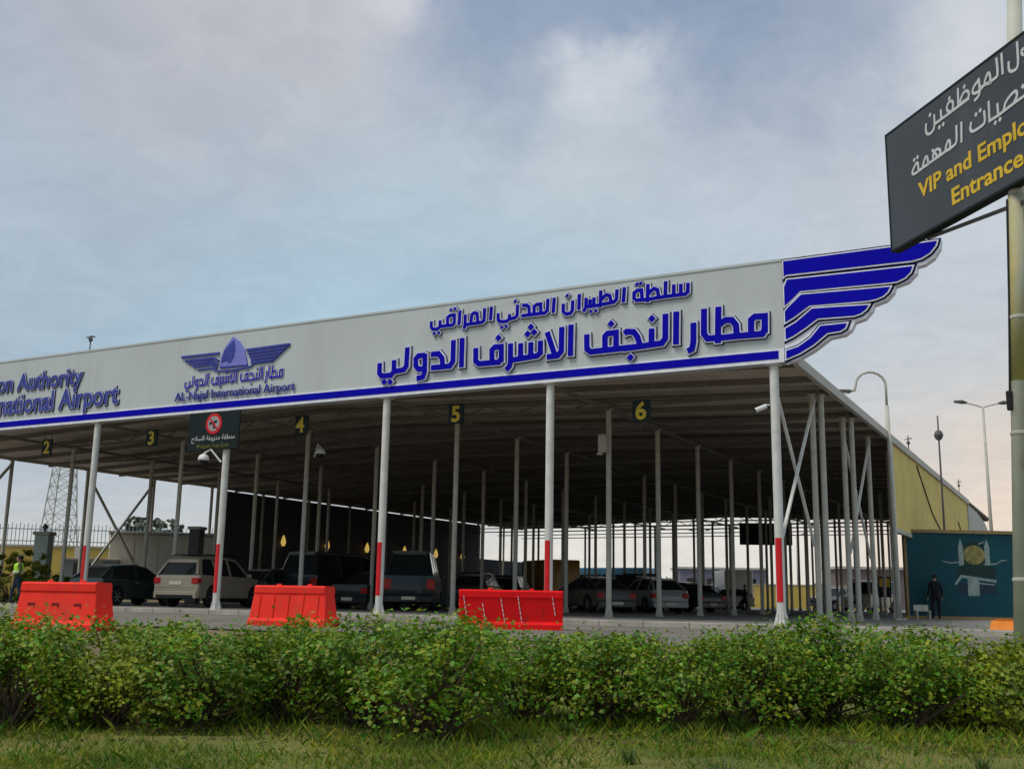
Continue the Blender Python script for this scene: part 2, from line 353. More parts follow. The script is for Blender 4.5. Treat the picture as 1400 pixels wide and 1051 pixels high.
# strokes of the lettering and emblem, in metres on their own panels
TR = {"main":[[[-6.918,7.243],[-6.906,7.676],[-7.165,7.688],[-7.26,7.615],[-7.27,7.218]],[[-6.916,7.325],[-6.981,7.216],[-7.565,7.226],[-7.98,7.223],[-8.429,7.242],[-8.519,7.378],[-8.504,8.051]],[[-8.116,8.063],[-8.15,7.089]],[[-8.112,7.575],[-7.936,7.683],[-7.762,7.664],[-7.662,7.528],[-7.642,7.228]],[[-8.799,7.705],[-8.808,7.181],[-8.851,7.002],[-8.975,6.948]],[[-9.268,8.062],[-9.289,7.165]],[[-9.571,8.033],[-9.585,7.357],[-9.683,7.238],[-10.444,7.202],[-10.777,7.193]],[[-9.966,7.67],[-9.976,7.223]],[[-10.761,7.612],[-10.684,7.657],[-10.478,7.627],[-10.376,7.48],[-10.278,7.18]],[[-10.114,7.216],[-10.992,7.204],[-11.753,7.196],[-11.863,7.287],[-11.871,7.704]],[[-10.998,7.196],[-10.997,7.665],[-11.244,7.661],[-11.325,7.589],[-11.325,7.192]],[[-12.352,8.033],[-12.365,7.134]],[[-12.636,7.993],[-12.646,7.301],[-12.758,7.182],[-13.101,7.171]],[[-13.093,7.889],[-12.85,7.215]],[[-13.304,7.666],[-13.3,7.317],[-13.398,7.235],[-14.184,7.184]],[[-13.603,7.65],[-13.607,7.254]],[[-13.929,7.651],[-13.928,7.222]],[[-14.261,7.677],[-14.251,7.175],[-14.276,7.023],[-14.389,6.902]],[[-14.551,7.155],[-14.561,7.613],[-14.781,7.616],[-14.87,7.54],[-14.861,7.167]],[[-14.554,7.279],[-14.627,7.162],[-15.286,7.17],[-15.404,7.262],[-15.411,7.654]],[[-15.882,8.0],[-15.884,7.116]],[[-16.18,7.965],[-16.177,7.325],[-16.288,7.189],[-16.936,7.191]],[[-16.951,7.598],[-16.687,7.599],[-16.562,7.461],[-16.526,7.178]],[[-17.164,7.644],[-17.154,7.098],[-17.214,6.937],[-17.435,6.907]],[[-17.162,7.595],[-17.396,7.601],[-17.486,7.512],[-17.478,7.302],[-17.372,7.187],[-17.157,7.194]],[[-17.803,7.898],[-17.817,7.331],[-17.899,7.219],[-18.247,7.19]],[[-18.271,7.55],[-18.262,7.198],[-18.364,7.083],[-18.71,7.092],[-18.796,7.187],[-18.8,7.499]]],"maind":[[-9.958,7.945],[-10.581,6.933],[-11.144,7.925],[-13.61,8.095],[-13.714,7.9],[-13.504,7.931],[-14.66,7.884],[-18.604,6.895],[-18.385,6.877]],"up":[[[-8.937,8.82],[-8.949,8.567],[-9.023,8.513],[-9.566,8.52],[-10.103,8.496],[-10.451,8.513]],[[-9.135,8.816],[-9.145,8.519]],[[-9.332,8.823],[-9.344,8.514]],[[-9.561,8.94],[-9.58,8.527]],[[-10.069,8.924],[-10.089,8.418]],[[-10.057,8.657],[-9.905,8.777],[-9.801,8.735],[-9.764,8.526]],[[-10.239,8.532],[-10.258,8.779],[-10.373,8.784],[-10.471,8.722],[-10.472,8.521]],[[-10.755,8.92],[-10.788,8.493]],[[-10.972,8.887],[-10.988,8.606],[-11.075,8.532],[-11.582,8.501],[-11.899,8.495]],[[-11.457,8.916],[-11.475,8.429]],[[-11.441,8.653],[-11.3,8.774],[-11.19,8.731],[-11.144,8.519]],[[-11.662,8.739],[-11.671,8.499]],[[-11.9,8.758],[-11.909,8.488],[-11.988,8.361]],[[-11.779,8.699],[-11.788,8.504]],[[-12.109,8.889],[-12.123,8.436]],[[-12.311,8.731],[-12.322,8.444],[-12.386,8.36],[-12.525,8.36],[-12.607,8.445],[-12.602,8.667]],[[-12.889,8.876],[-12.918,8.434]],[[-13.087,8.868],[-13.1,8.531],[-13.189,8.464],[-13.936,8.461]],[[-13.315,8.472],[-13.318,8.741],[-13.452,8.741],[-13.528,8.688],[-13.525,8.465]],[[-13.914,8.763],[-13.765,8.761],[-13.696,8.701],[-13.673,8.472]],[[-14.061,8.811],[-14.072,8.485],[-14.139,8.43],[-14.327,8.41]],[[-14.319,8.559],[-14.327,8.404],[-14.411,8.351],[-14.611,8.36],[-14.692,8.428],[-14.697,8.626]],[[-14.925,8.847],[-14.95,8.44]],[[-15.152,8.826],[-15.161,8.463],[-15.247,8.409],[-15.797,8.398]],[[-15.609,8.432],[-15.581,8.683],[-15.504,8.729],[-15.403,8.695],[-15.371,8.422]],[[-15.806,8.708],[-15.805,8.421],[-15.837,8.274]],[[-15.991,8.857],[-16.013,8.411]],[[-16.178,8.47],[-16.186,8.74],[-16.339,8.738],[-16.421,8.679],[-16.413,8.453]],[[-16.178,8.492],[-16.242,8.435],[-16.669,8.438]],[[-16.675,8.626],[-16.68,8.433],[-16.758,8.37],[-16.913,8.373],[-16.986,8.449],[-16.989,8.628]]],"upd":[[-10.388,8.955],[-10.275,8.97],[-11.756,8.35],[-11.604,8.348],[-12.481,8.888],[-14.138,8.92],[-14.563,8.195],[-14.415,8.204],[-16.308,8.909],[-16.163,8.924],[-16.871,8.24],[-16.71,8.243]],"feathers":[[[-6.446,9.071],[-3.85,9.075],[-3.172,9.078],[-2.713,9.085],[-2.751,8.971],[-2.885,8.815],[-3.08,8.709],[-3.289,8.671],[-5.066,8.692],[-6.351,8.706],[-6.459,8.661]],[[-6.319,8.573],[-4.735,8.547],[-3.297,8.528],[-3.352,8.388],[-3.486,8.266],[-3.666,8.197],[-3.828,8.19],[-5.086,8.218],[-5.997,8.235],[-6.196,8.055],[-6.483,7.894],[-6.467,8.388]],[[-5.983,8.139],[-4.888,8.108],[-3.834,8.078],[-3.898,7.966],[-4.006,7.874],[-4.172,7.816],[-4.37,7.793],[-5.785,7.832],[-6.177,7.579],[-6.479,7.466],[-6.481,7.751],[-6.308,7.848]],[[-5.719,7.745],[-5.039,7.718],[-4.358,7.682],[-4.419,7.587],[-4.548,7.496],[-4.716,7.454],[-5.592,7.479],[-5.909,7.269],[-6.229,7.085],[-6.494,7.021],[-6.495,7.301],[-6.129,7.436]],[[-5.531,7.279],[-4.89,7.282],[-4.938,7.167],[-5.064,7.103],[-5.369,7.084],[-5.719,6.82],[-6.07,6.632],[-6.475,6.522],[-6.486,6.725],[-6.099,6.799],[-5.781,6.997]]],"plate":[[-6.485,9.17],[-3.846,9.157],[-3.072,9.158],[-2.754,9.196],[-2.617,9.12],[-2.644,8.921],[-2.798,8.692],[-3.009,8.56],[-3.195,8.525],[-3.216,8.371],[-3.411,8.176],[-3.72,8.092],[-3.759,7.949],[-3.946,7.768],[-4.237,7.683],[-4.289,7.548],[-4.455,7.369],[-4.706,7.301],[-4.796,7.124],[-4.951,7.01],[-5.323,6.959],[-5.724,6.685],[-6.128,6.484],[-6.355,6.443],[-6.573,6.416]],"bars":[[[-27.153,8.449],[-25.438,8.438]],[[-26.968,8.3],[-25.68,8.286],[-25.435,8.163]],[[-26.787,8.188],[-25.741,8.183],[-25.47,8.033]],[[-26.583,8.068],[-25.755,8.083],[-25.507,7.928]],[[-24.244,8.434],[-22.437,8.454]],[[-24.167,8.32],[-22.602,8.348]],[[-24.09,8.206],[-22.745,8.24]],[[-24.013,8.093],[-22.932,8.125]],[[-24.005,7.993],[-23.076,8.009]]],"keel":[[-26.355,7.939],[-25.742,7.945],[-25.451,7.826],[-24.848,7.789],[-24.038,7.855],[-23.867,7.956],[-23.116,7.956],[-22.408,8.469]],"dome":[[-25.371,7.97],[-25.32,8.326],[-25.154,8.635],[-24.859,8.949],[-24.567,8.758],[-24.339,8.485],[-24.224,8.19],[-24.17,7.93]],"sail":[[-25.288,8.179],[-25.167,8.528],[-24.78,8.833],[-24.72,8.521],[-24.753,8.274],[-24.908,8.055],[-25.11,8.156],[-25.281,8.099]],"base":[[-25.368,7.934],[-24.905,7.923],[-24.156,7.929]],"v1":[[[2.506,6.286],[2.502,6.051],[2.469,6.003],[2.379,6.017],[2.347,6.059],[2.356,6.138]],[[2.646,6.123],[2.617,6.162],[2.575,6.172],[2.559,6.149],[2.571,6.112],[2.643,6.084]],[[2.646,6.123],[2.649,6.046],[2.601,6.018]],[[2.743,6.222],[2.813,6.145],[2.805,6.103],[2.715,6.11]],[[2.874,6.209],[2.953,6.16],[2.889,6.138],[2.962,6.11]],[[2.257,6.286],[2.253,6.065]],[[2.173,6.275],[2.179,6.09],[2.147,6.066],[1.882,6.082]],[[2.049,6.051],[2.053,6.141],[2.027,6.194],[1.988,6.161],[1.94,6.086],[2.049,6.057]],[[1.86,6.192],[1.868,6.09],[1.868,6.045],[1.839,5.997],[1.774,5.985]],[[1.859,6.185],[1.783,6.157],[1.742,6.122],[1.74,6.084],[1.79,6.057],[1.864,6.059],[1.932,6.075]],[[1.49,6.253],[1.478,6.08]],[[1.498,6.084],[1.583,6.17],[1.649,6.163],[1.681,6.114],[1.666,6.058],[1.483,6.069]],[[1.666,6.054],[1.442,6.05],[1.163,6.042],[1.019,6.041]],[[1.364,6.048],[1.394,6.115],[1.376,6.168],[1.322,6.182],[1.271,6.152],[1.269,6.088],[1.337,6.048]],[[1.154,6.15],[1.156,6.04]],[[1.023,6.149],[1.024,6.052],[1.004,5.983],[0.948,5.961],[0.879,5.969],[0.839,6.02],[0.858,6.109]]],"v1d":[[1.605,6.228],[1.326,6.218],[1.107,5.961],[1.182,5.966],[0.943,6.19],[2.922,6.229]],"v2":[[[1.513,5.836],[1.492,5.617]],[[1.42,5.835],[1.41,5.659],[1.375,5.626],[1.191,5.627]],[[1.191,5.627],[0.973,5.619],[0.804,5.616],[0.638,5.605]],[[1.277,5.623],[1.288,5.694],[1.266,5.74],[1.224,5.713],[1.181,5.633],[1.276,5.619]],[[0.953,5.629],[0.95,5.7],[1.032,5.729],[1.1,5.689],[1.092,5.636],[1.007,5.62]],[[0.947,5.745],[1.006,5.681],[1.028,5.62]],[[0.85,5.619],[0.846,5.691],[0.816,5.73],[0.768,5.679],[0.73,5.611],[0.849,5.611]],[[0.649,5.608],[0.651,5.687],[0.629,5.73],[0.558,5.68],[0.517,5.639],[0.543,5.599],[0.648,5.604]],[[1.682,5.757],[1.653,5.693],[1.692,5.641],[1.88,5.643],[1.918,5.669],[1.911,5.788]],[[1.997,5.857],[1.988,5.637]],[[1.988,5.643],[2.151,5.638],[2.356,5.658],[2.6,5.664],[2.791,5.686]],[[2.131,5.77],[2.132,5.65]],[[2.225,5.66],[2.261,5.738],[2.378,5.781],[2.439,5.779],[2.448,5.714],[2.381,5.662]],[[2.625,5.744],[2.704,5.74],[2.68,5.672]]],"v2d":[[0.575,5.776],[0.644,5.783],[1.771,5.815],[1.846,5.83],[2.076,5.58],[2.154,5.585],[2.541,5.774]]}
# ================================================================== MATERIAL LIBRARY
MT = {}
MT['panel'] = mat('fascia_panel', (0.52, 0.56, 0.545), 0.5, 0, 0.06, 0.35, 0.12, 0.9, dirt=((0.43, 0.46, 0.44), 0.48, 0.85, 0.9, (1, 1, 0.10)))
MT['blue'] = mat('sign_blue', (0.004, 0.003, 0.40), 0.7, 0, 0.08, 1.5, spec=0.06)
MT['blue_hazed'] = mat('sign_blue_hazed', (0.06, 0.08, 0.34), 0.7, 0, 0.15, 2.5, spec=0.06)  # paler blue, with distance haze put into the colour
MT['navy'] = mat('sign_shadow_navy', (0.008, 0.008, 0.08), 0.7, spec=0.1)  # dark layer painting the shadow behind raised letters and feathers
MT['rim'] = mat('sign_rim', (0.82, 0.82, 0.88), 0.5)
MT['lilac'] = mat('emblem_lilac', (0.20, 0.22, 0.62), 0.5)
MT['steel'] = mat('painted_steel', (0.66, 0.65, 0.60), 0.5, 0, 0.10, 3.0, dirt=((0.30, 0.25, 0.19), 0.58, 0.80, 3.0, (1, 1, 0.25)))
MT['steel_grey'] = mat('grey_steel', (0.46, 0.445, 0.38), 0.55, 0, 0.12, 3.0, dirt=((0.16, 0.12, 0.09), 0.58, 0.8, 3.0, (1, 1, 0.25)))
MT['steel_dark'] = mat('dark_steel', (0.10, 0.10, 0.10), 0.6)
MT['red_tape'] = mat('red_tape', (0.62, 0.015, 0.02), 0.4)
MT['roof'] = wave_mat('roof_sheet', (0.58, 0.50, 0.41), 'X', 0.25, 0.65, 0.6, dirt=((0.36, 0.32, 0.27), 0.5, 0.8, 0.5, (1, 0.2, 1)))
MT['purlin'] = mat('purlin_steel', (0.20, 0.185, 0.165), 0.6)
MT['trim'] = mat('eave_trim', (0.50, 0.47, 0.40), 0.55, 0, 0.1, 1.0, dirt=((0.28, 0.24, 0.18), 0.55, 0.8, 1.5, (1, 0.3, 1)))
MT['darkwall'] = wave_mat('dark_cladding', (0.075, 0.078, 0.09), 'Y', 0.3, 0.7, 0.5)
MT['yellowclad'] = wave_mat('yellow_cladding', (0.74, 0.57, 0.18), 'Y', 0.28, 0.8, 0.6, dirt=((0.42, 0.31, 0.10), 0.55, 0.85, 1.2, (1, 1.2, 0.15)))
MT['black'] = mat('black_rubber', (0.018, 0.018, 0.02), 0.7)
MT['glass'] = mat('dark_glass', (0.015, 0.018, 0.02), 0.06, 0, 0.05, 1)
MT['chrome'] = mat('alloy', (0.45, 0.45, 0.46), 0.3, 0.7)
MT['tail'] = mat('red_lens', (0.45, 0.02, 0.02), 0.2)
MT['lens'] = mat('clear_lens', (0.7, 0.7, 0.7), 0.12)
MT['white'] = mat('white_paint', (0.75, 0.75, 0.73), 0.4, 0, 0.05, 2)
MT['plate'] = mat('number_plate', (0.65, 0.62, 0.5), 0.5)
MT['yellow'] = mat('sign_yellow', (0.72, 0.47, 0.03), 0.5)
MT['dull_yellow'] = mat('dull_yellow', (0.50, 0.36, 0.035), 0.6, 0, 0.2, 8)
MT['signgrey'] = mat('sign_grey', (0.062, 0.066, 0.075), 0.32, 0, 0.12, 1.2, dirt=((0.10, 0.10, 0.10), 0.55, 0.8, 2.0, (1, 1, 0.3)))
MT['letterwhite'] = mat('sign_white', (0.62, 0.62, 0.62), 0.5)
MT['slate'] = mat('sign_slate', (0.014, 0.022, 0.022), 0.6, spec=0.12)
MT['asphalt'] = mat('asphalt', (0.17, 0.155, 0.135), 0.85, 0, 0.22, 0.5, 0.4, 60, dirt=((0.24, 0.20, 0.15), 0.5, 0.75, 0.25, (1, 2, 1)))
MT['floor'] = mat('concrete_floor', (0.20, 0.19, 0.175), 0.85, 0, 0.22, 0.6, 0.3, 30, dirt=((0.07, 0.065, 0.06), 0.52, 0.78, 0.4, (1, 0.3, 1)))
MT['concrete'] = mat('kerb_concrete', (0.38, 0.35, 0.30), 0.85, 0, 0.2, 2.0, 0.3, 40)
MT['soil'] = mat('dry_soil', (0.17, 0.125, 0.075), 0.95, 0, 0.35, 0.8, 0.6, 25, dirt=((0.10, 0.10, 0.035), 0.46, 0.66, 0.7, (1, 1, 1)))
MT['lawn'] = mat('lawn_soil', (0.17, 0.16, 0.04), 0.95, 0, 0.3, 1.6, 0.9, 45, dirt=((0.11, 0.14, 0.03), 0.42, 0.6, 1.1, (1, 1, 1)))

# ================================================================== GROUND
def smooth(a, b, x):
    t = min(1, max(0, (x-a)/(b-a))); return t*t*(3-2*t)
def ground_z(p):
    t = max(p.x*CF.x+p.y*CF.y, p.y+1.0)
    return -0.36+0.23*smooth(9.5, 14.5, t)
def terrain(name, sides, dists, m, lift=0.0, bump=0.0):
    vs_ = []; fs = []; n = len(sides)
    for d in dists:
        for s in sides:
            p = gpt(s, d); vs_.append((p.x, p.y, ground_z(p)+lift+(random.uniform(-bump, bump) if bump else 0)))
    for j in range(len(dists)-1):
        for i in range(n-1): fs.append((j*n+i, j*n+i+1, (j+1)*n+i+1, (j+1)*n+i))
    mb = MB(); mb.add(vs_, fs)
    return tag(mb.build(name, m, smooth=True), kind='structure')
sides = [-2500, -600, -150, -60, -40]+[-30+k*1.5 for k in range(41)]+[40, 60, 150, 600, 2500]
dists = [-300, -40, -10]+[0+k*1.0 for k in range(22)]+[26, 32, 40, 60, 120, 400, 1200, 4000]
terrain('ground', sides, dists, MT['soil'], -0.02)
terrain('lawn', [-16+k*0.25 for k in range(129)], [1.0+k*0.2 for k in range(54)], MT['lawn'], 0.0, 0.014)
mb = MB(); mb.add([(-160, 15.2, -0.122), (80, 15.2, -0.122), (80, 25.75, -0.122), (-160, 25.75, -0.122)], [(0, 1, 2, 3)])
tag(mb.build('road', MT['asphalt']), kind='structure')
mb = MB(); mb.add([(-160, 25.9, 0), (80, 25.9, 0), (80, 420, 0), (-160, 420, 0)], [(0, 1, 2, 3)])
tag(mb.build('paved_floor', MT['floor']), kind='structure')
mb = MB()
for k in range(120): mb.bbox((-100+k*1.2, 25.74, -0.14), (-100+k*1.2+1.185, 25.905, 0.014), 0.012)
tag(mb.build('kerb', MT['concrete']), kind='structure')

# ================================================================== CANOPY
FY = 26.5
CX = (-43.9, -37.4, -31.2, -25.0, -18.65, -13.1, -6.78)
ORG = Vector((-25.3, FY, 0))
canopy = thing('entrance_canopy', 'huge checkpoint canopy on slim posts with a winged blue lettered fascia', 'canopy', ORG)
def part(mb, name, m, parent=canopy, **k): return mb.build(name, m, parent, -ORG, **k)
ZE, ZR, XL, XR, XM = 6.64, 7.35, -44.62, -6.28, -25.3
Y0, Y1 = FY+0.36, 85.6
def roofz(x): return ZE+(ZR-ZE)*(1-abs(x-XM)/(XM-XL))
mb = MB()
for a, b in ((XL, XM), (XM, XR)):
    za, zb = roofz(a), roofz(b)
    mb.add([(a, Y0, za), (b, Y0, zb), (b, Y1, zb), (a, Y1, za), (a, Y0, za+.05), (b, Y0, zb+.05), (b, Y1, zb+.05), (a, Y1, za+.05)],
           [(3,2,1,0),(4,5,6,7),(0,1,5,4),(1,2,6,5),(2,3,7,6),(3,0,4,7)])
part(mb, 'roof', MT['roof'])
# purlins
pm = MB()
pm.bar((XL+.1, 0, roofz(XL+.1)-.09), (XM, 0, ZR-.09), .07, .16); pm.bar((XM, 0, ZR-.09), (XR-.1, 0, roofz(XR-.1)-.09), .07, .16)
pmesh = pm.mesh('purlin', MT['purlin'])
y = Y0+0.5
while y < Y1:
    link('purlin', pmesh, canopy, Vector((0, y, 0))-ORG); y += 2.1
# roof trusses
tm = MB(); zb = 6.47
tm.bar((XL+.3, 0, zb), (XR-.3, 0, zb), .09, .09)
for a, b in ((XL+.3, XM), (XM, XR-.3)): tm.bar((a, 0, roofz(a)-.24), (b, 0, roofz(b)-.24), .08, .08)
n = 38; xs = [XL+.3+(XR-XL-.6)*i/n for i in range(n+1)]
for i in range(n):
    up = i % 2 == 0; a, b = xs[i], xs[i+1]
    tm.bar((a, 0, zb if up else roofz(a)-.25), (b, 0, roofz(b)-.25 if up else zb), .045)
tmesh = tm.mesh('roof_truss', MT['purlin'])
CYS = [FY+0.18]+[26.5+4.35*k for k in range(1, 14)]
for y in CYS[1:]: link('roof_truss', tmesh, canopy, Vector((0, y, 0))-ORG)
lb = MB(); lb.bar((0, Y0, 6.40), (0, Y1-.3, 6.40), .12, .10)
lmesh = lb.mesh('roof_beam', MT['purlin'])
for x in CX[1:6]: link('roof_beam', lmesh, canopy, Vector((x, 0, 0))-ORG)
for yy in (76, 80.4, 84.8):
    for zz in (5.72, 6.0):
        part(MB().bar((XL+.3, yy, zz), (XR-.3, yy, zz), .07, .07), 'tie_bar', MT['steel_dark'])
# eave trims
part(MB().box((XR-.06, Y0+.003, 6.43), (XR+.08, 69.0, 6.69)), 'eave_trim', MT['trim'])
part(MB().box((XL-.08, Y0+.003, 6.50), (XL+.06, Y1, 6.74)), 'eave_trim', MT['trim'])
# columns
def column_mesh(name, r, h, m):
    b = MB(); b.lathe([(r, 0), (r, h)], n=14)
    b.lathe([(r*1.7, 0), (r*1.7, .02)], n=14)
    for k in range(6):
        a = PI*k/3; c, s = math.cos(a), math.sin(a); t = .012
        b.add([(c*r-s*t, s*r+c*t, .025), (c*r*1.6-s*t, s*r*1.6+c*t, .025), (c*r-s*t, s*r+c*t, .30),
               (c*r+s*t, s*r-c*t, .025), (c*r*1.6+s*t, s*r*1.6-c*t, .025), (c*r+s*t, s*r-c*t, .30)],
              [(0,1,2), (5,4,3), (0,3,4,1), (1,4,5,2), (2,5,3,0)])
    b.box((-r*1.5, -r*1.5, h-.03), (r*1.5, r*1.5, h))
    me = b.mesh(name, m); me.polygons.foreach_set('use_smooth', [True]*len(me.polygons)); me.set_sharp_from_angle(angle=R_(40)); return me
front_col = column_mesh('front_column', .115, 6.448, MT['steel'])
inner_col = column_mesh('column', .084, 6.42, MT['steel_grey'])
sm = MB(); vs_ = []; fs = []
for i in range(9):
    a = -PI/2+R_(-42+84*i/8); rr = .119
    for z in (.53, 2.08): vs_.append((rr*math.cos(a), rr*math.sin(a), z))
    for z in (.53, 2.08): vs_.append((.116*math.cos(a), .116*math.sin(a), z))
for i in range(8):
    q = i*4; fs += [(q, q+4, q+5, q+1), (q+1, q+5, q+7, q+3), (q+4, q, q+2, q+6)]
sm.add(vs_, fs); strip = sm.mesh('reflective_strip', MT['red_tape'])
for j, x in enumerate(CX):
    c = link('front_column', front_col, canopy, Vector((x, FY+.17, 0))-ORG)
    link('reflective_strip', strip, c)
    for k in range(1, 14):
        y = 26.5+4.35*k
        if j == 0: y += 2.0
        if y > 85: continue
        link('column', inner_col, canopy, Vector((x, y, 0))-ORG)
for x in (-15.9, -9.9):
    for k in range(8, 14): link('column', inner_col, canopy, Vector((x, 26.5+4.35*k-.6, 0))-ORG)
# twin side posts seen on the open right side
for y in (31.0, 35.4): link('side_post', inner_col, canopy, Vector((-6.56, y, 0))-ORG)
# cross braces
def brace(x, ya, yb, z0, z1):
    for s, (a, b) in enumerate(((ya, yb), (yb, ya))):
        part(MB().bar((x+.07*(1-2*s), a, z0), (x+.07*(1-2*s), b, z1), .07 if x > -20 else .10, .07 if x > -20 else .10), 'cross_brace', MT['steel'] if x > -20 else MT['steel_grey'])
brace(-6.78, FY+.2, 30.85, 2.1, 6.25); brace(-6.78, 35.2, 39.5, 2.1, 6.25)
brace(-43.9, 37.2, 41.55, .9, 6.3); brace(-43.9, 28.5, 32.85, .9, 6.3)
# side walls
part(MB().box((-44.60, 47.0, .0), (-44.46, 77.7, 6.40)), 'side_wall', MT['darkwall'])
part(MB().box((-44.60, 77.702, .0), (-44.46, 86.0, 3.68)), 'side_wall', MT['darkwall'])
cl = part(MB().box((-6.36, 41.1, 3.3), (-6.30, 68.6, 6.425)), 'side_cladding', MT['yellowclad'])
tag(cl, 'weathered yellow corrugated cladding high on the right side')
part(MB().box((-6.42, 41.1, 3.15), (-6.27, 68.6, 3.295)), 'cladding_rail', MT['trim'])
gp = MB(); gp.prism([(68.62, 3.2), (68.62, 6.40), (74.0, 6.36), (79.0, 6.10), (82.5, 5.55), (84.6, 4.6), (85.2, 3.2)], -6.36, -6.24, lambda u, v, w: (w, u, v))
tag(part(gp, 'end_cladding', MT['steel_grey']), 'grey round shouldered panel at the far end of the right side')
part(MB().box((-6.29, 41.02, .0), (-6.17, 41.14, 6.42)), 'corner_post', MT['steel'])
for a, b in (((-6.27, 48, 6.3), (-6.27, 58, 3.4)), ((-6.27, 63, 5.0), (-6.27, 70, 3.4))):
    part(MB().tube([a, ((a[0]+b[0])/2, (a[1]+b[1])/2-.8, (a[2]+b[2])/2-.2), b], .025, 6), 'cable', MT['black'])

# ---- fascia with lettering, emblem and wing
def ff(u, v, w): return (u, FY-w, v)
fas = MB(); fas.box((-47.5, FY, 6.45), (-6.452, FY+.35, 9.16))
fascia = part(fas, 'fascia', MT['panel'])
def fpart(mb, name, m): return mb.build(name, m, fascia)
fpart(MB().box((-47.5, FY-.03, 6.452), (-6.46, FY, 6.80)), 'band_backing', MT['rim'])
fpart(MB().box((-47.45, FY-.042, 6.545), (-6.60, FY-.03, 6.755)), 'blue_band', MT['blue'])
fpart(MB().box((-47.5, FY-.02, 9.10), (-6.46, FY, 9.165)), 'top_trim', MT['panel'])
def raised(lines, dots, w, name, dr, ds=1.0):
    a, b, c = MB(), MB(), MB()
    strokes(a, lines, w+.085*ds, 0, .012, ff, .042*ds); strokes(b, lines, w+.034*ds, .012, .085*ds, ff, .017*ds); strokes(c, lines, w, .08*ds, .092*ds, ff)
    diamonds(a, dots, dr+.06*ds, 0, .012, ff); diamonds(b, dots, dr+.025*ds, .012, .085*ds, ff); diamonds(c, dots, dr, .08*ds, .092*ds, ff)
    o = fpart(c, name, MT['blue']); a.build('letter_shadow_base', MT['navy'], o); b.build('letter_return', MT['rim'], o); 
    return o
def flat_raised(lines, dots, w, name, dr, ds=1.0):   # fascia > lettering only, one mesh with three materials
    mb = MB()
    strokes(mb, lines, w+.105*ds, 0, .012, ff, .052*ds); diamonds(mb, dots, dr+.06*ds, 0, .012, ff)  # navy underlay paints the shadow round the letters
    mb.cur = 1; strokes(mb, lines, w+.052*ds, .0125, .085*ds, ff, .026*ds); diamonds(mb, dots, dr+.025*ds, .0125, .085*ds, ff)
    mb.cur = 2; strokes(mb, lines, w, .0905*ds, .10*ds, ff); diamonds(mb, dots, dr, .0905*ds, .10*ds, ff)
    return fpart(mb, name, [MT['navy'], MT['rim'], MT['blue']])
tag(flat_raised(TR['main'], TR['maind'], .165, 'arabic_lettering', .11), 'large raised blue Arabic airport name')
tag(flat_raised(TR['up'], TR['upd'], .105, 'arabic_lettering', .065, .8), 'smaller raised blue Arabic line above')
# the same airport name, small, below the emblem
us = [p[0] for l in TR['main'] for p in l]; zs = [p[1] for l in TR['main'] for p in l]
ku = 4.25/(max(us)-min(us)); kz = .55/(max(zs)-min(zs))
tr = lambda p: ((p[0]-min(us))*ku-26.9, (p[1]-min(zs))*kz+7.27)
flat_raised([[tr(p) for p in l] for l in TR['main']], [tr(p) for p in TR['maind']], .05, 'emblem_lettering', .035, .35)
def fascia_text(body, left, right, base, capz, name, bold, face='blue'):
    me = text_mesh(body, 1.0, bold, 0.02)
    xs = [v.co.x for v in me.vertices]
    cap = [v.co.y for v in me.vertices]; cw = max(xs)-min(xs)
    H = .69; k = (right-left)/cw
    for v in me.vertices:
        x, y, z = v.co; v.co = ((x-min(xs))*k+left, FY-.05-z*2, base+y*(capz-base)/H)
    me.materials.clear(); me.materials.append(MT[face])
    o = link(name, me, fascia); return o
def fascia_line(body, right, base, capz, name, squeeze):
    h = capz-base; me = text_mesh(body, 1.0, .03, .02); xs = [v.co.x for v in me.vertices]; w = (max(xs)-min(xs))*h/.69*squeeze
    bpy.data.meshes.remove(me)
    o = fascia_text(body, right-w, right, base, capz, name, .012, 'blue_hazed')
    bk = fascia_text(body, right-w-.02, right+.035, base-.02, capz+.005, 'letter_shadow', .034, 'navy')
    for v in bk.data.vertices: v.co.y += .032
    rm = fascia_text(body, right-w-.01, right+.012, base-.01, capz+.003, 'letter_rim', .024, 'rim')
    for v in rm.data.vertices: v.co.y += .016
    return o
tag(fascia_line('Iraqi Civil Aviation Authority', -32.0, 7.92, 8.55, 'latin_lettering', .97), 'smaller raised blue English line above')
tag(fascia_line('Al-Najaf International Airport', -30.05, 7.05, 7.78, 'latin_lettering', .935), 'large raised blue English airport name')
fascia_text('AL-Najaf International Airport', -27.3, -22.1, 6.92, 7.21, 'emblem_lettering', .0, 'blue_hazed')
em = MB()
strokes(em, TR['bars'], .075, 0, .06, ff); strokes(em, [TR['keel'], TR['base']], .05, 0, .05, ff)
em.cur = 1; em.prism(TR['dome'], 0, .055, ff); em.cur = 0; em.prism(TR['sail'], .055, .075, ff)
fpart(em, 'winged_emblem', [MT['blue_hazed'], MT['lilac']])
clipx = lambda Q: [(max(u, -6.444), v) for u, v in Q]
wing = part(MB().prism(clipx(TR['plate']), -.26, 0, ff), 'wing_panel', MT['rim'])
for p in TR['feathers']:
    p = [(max(u, -6.40), v) for u, v in p]
    mb = MB(); mb.prism(clipx(offset_poly(p, .075)), 0, .012, ff)  # navy layer paints the shadow in the gaps between feathers
    mb.cur = 1; mb.prism(offset_poly(p, .034), .0125, .055, ff)
    mb.cur = 2; mb.prism(p, .0555, .064, ff)
    mb.build('wing_feather', [MT['navy'], MT['rim'], MT['blue']], wing)
mb = MB(); mb.bar((-6.2, FY+.2, 6.62), (-5.3, FY+.2, 7.35), .08); mb.bar((-6.3, FY+.3, 6.7), (-6.3, FY+.3, 8.9), .1)
part(mb, 'wing_support', MT['steel'])

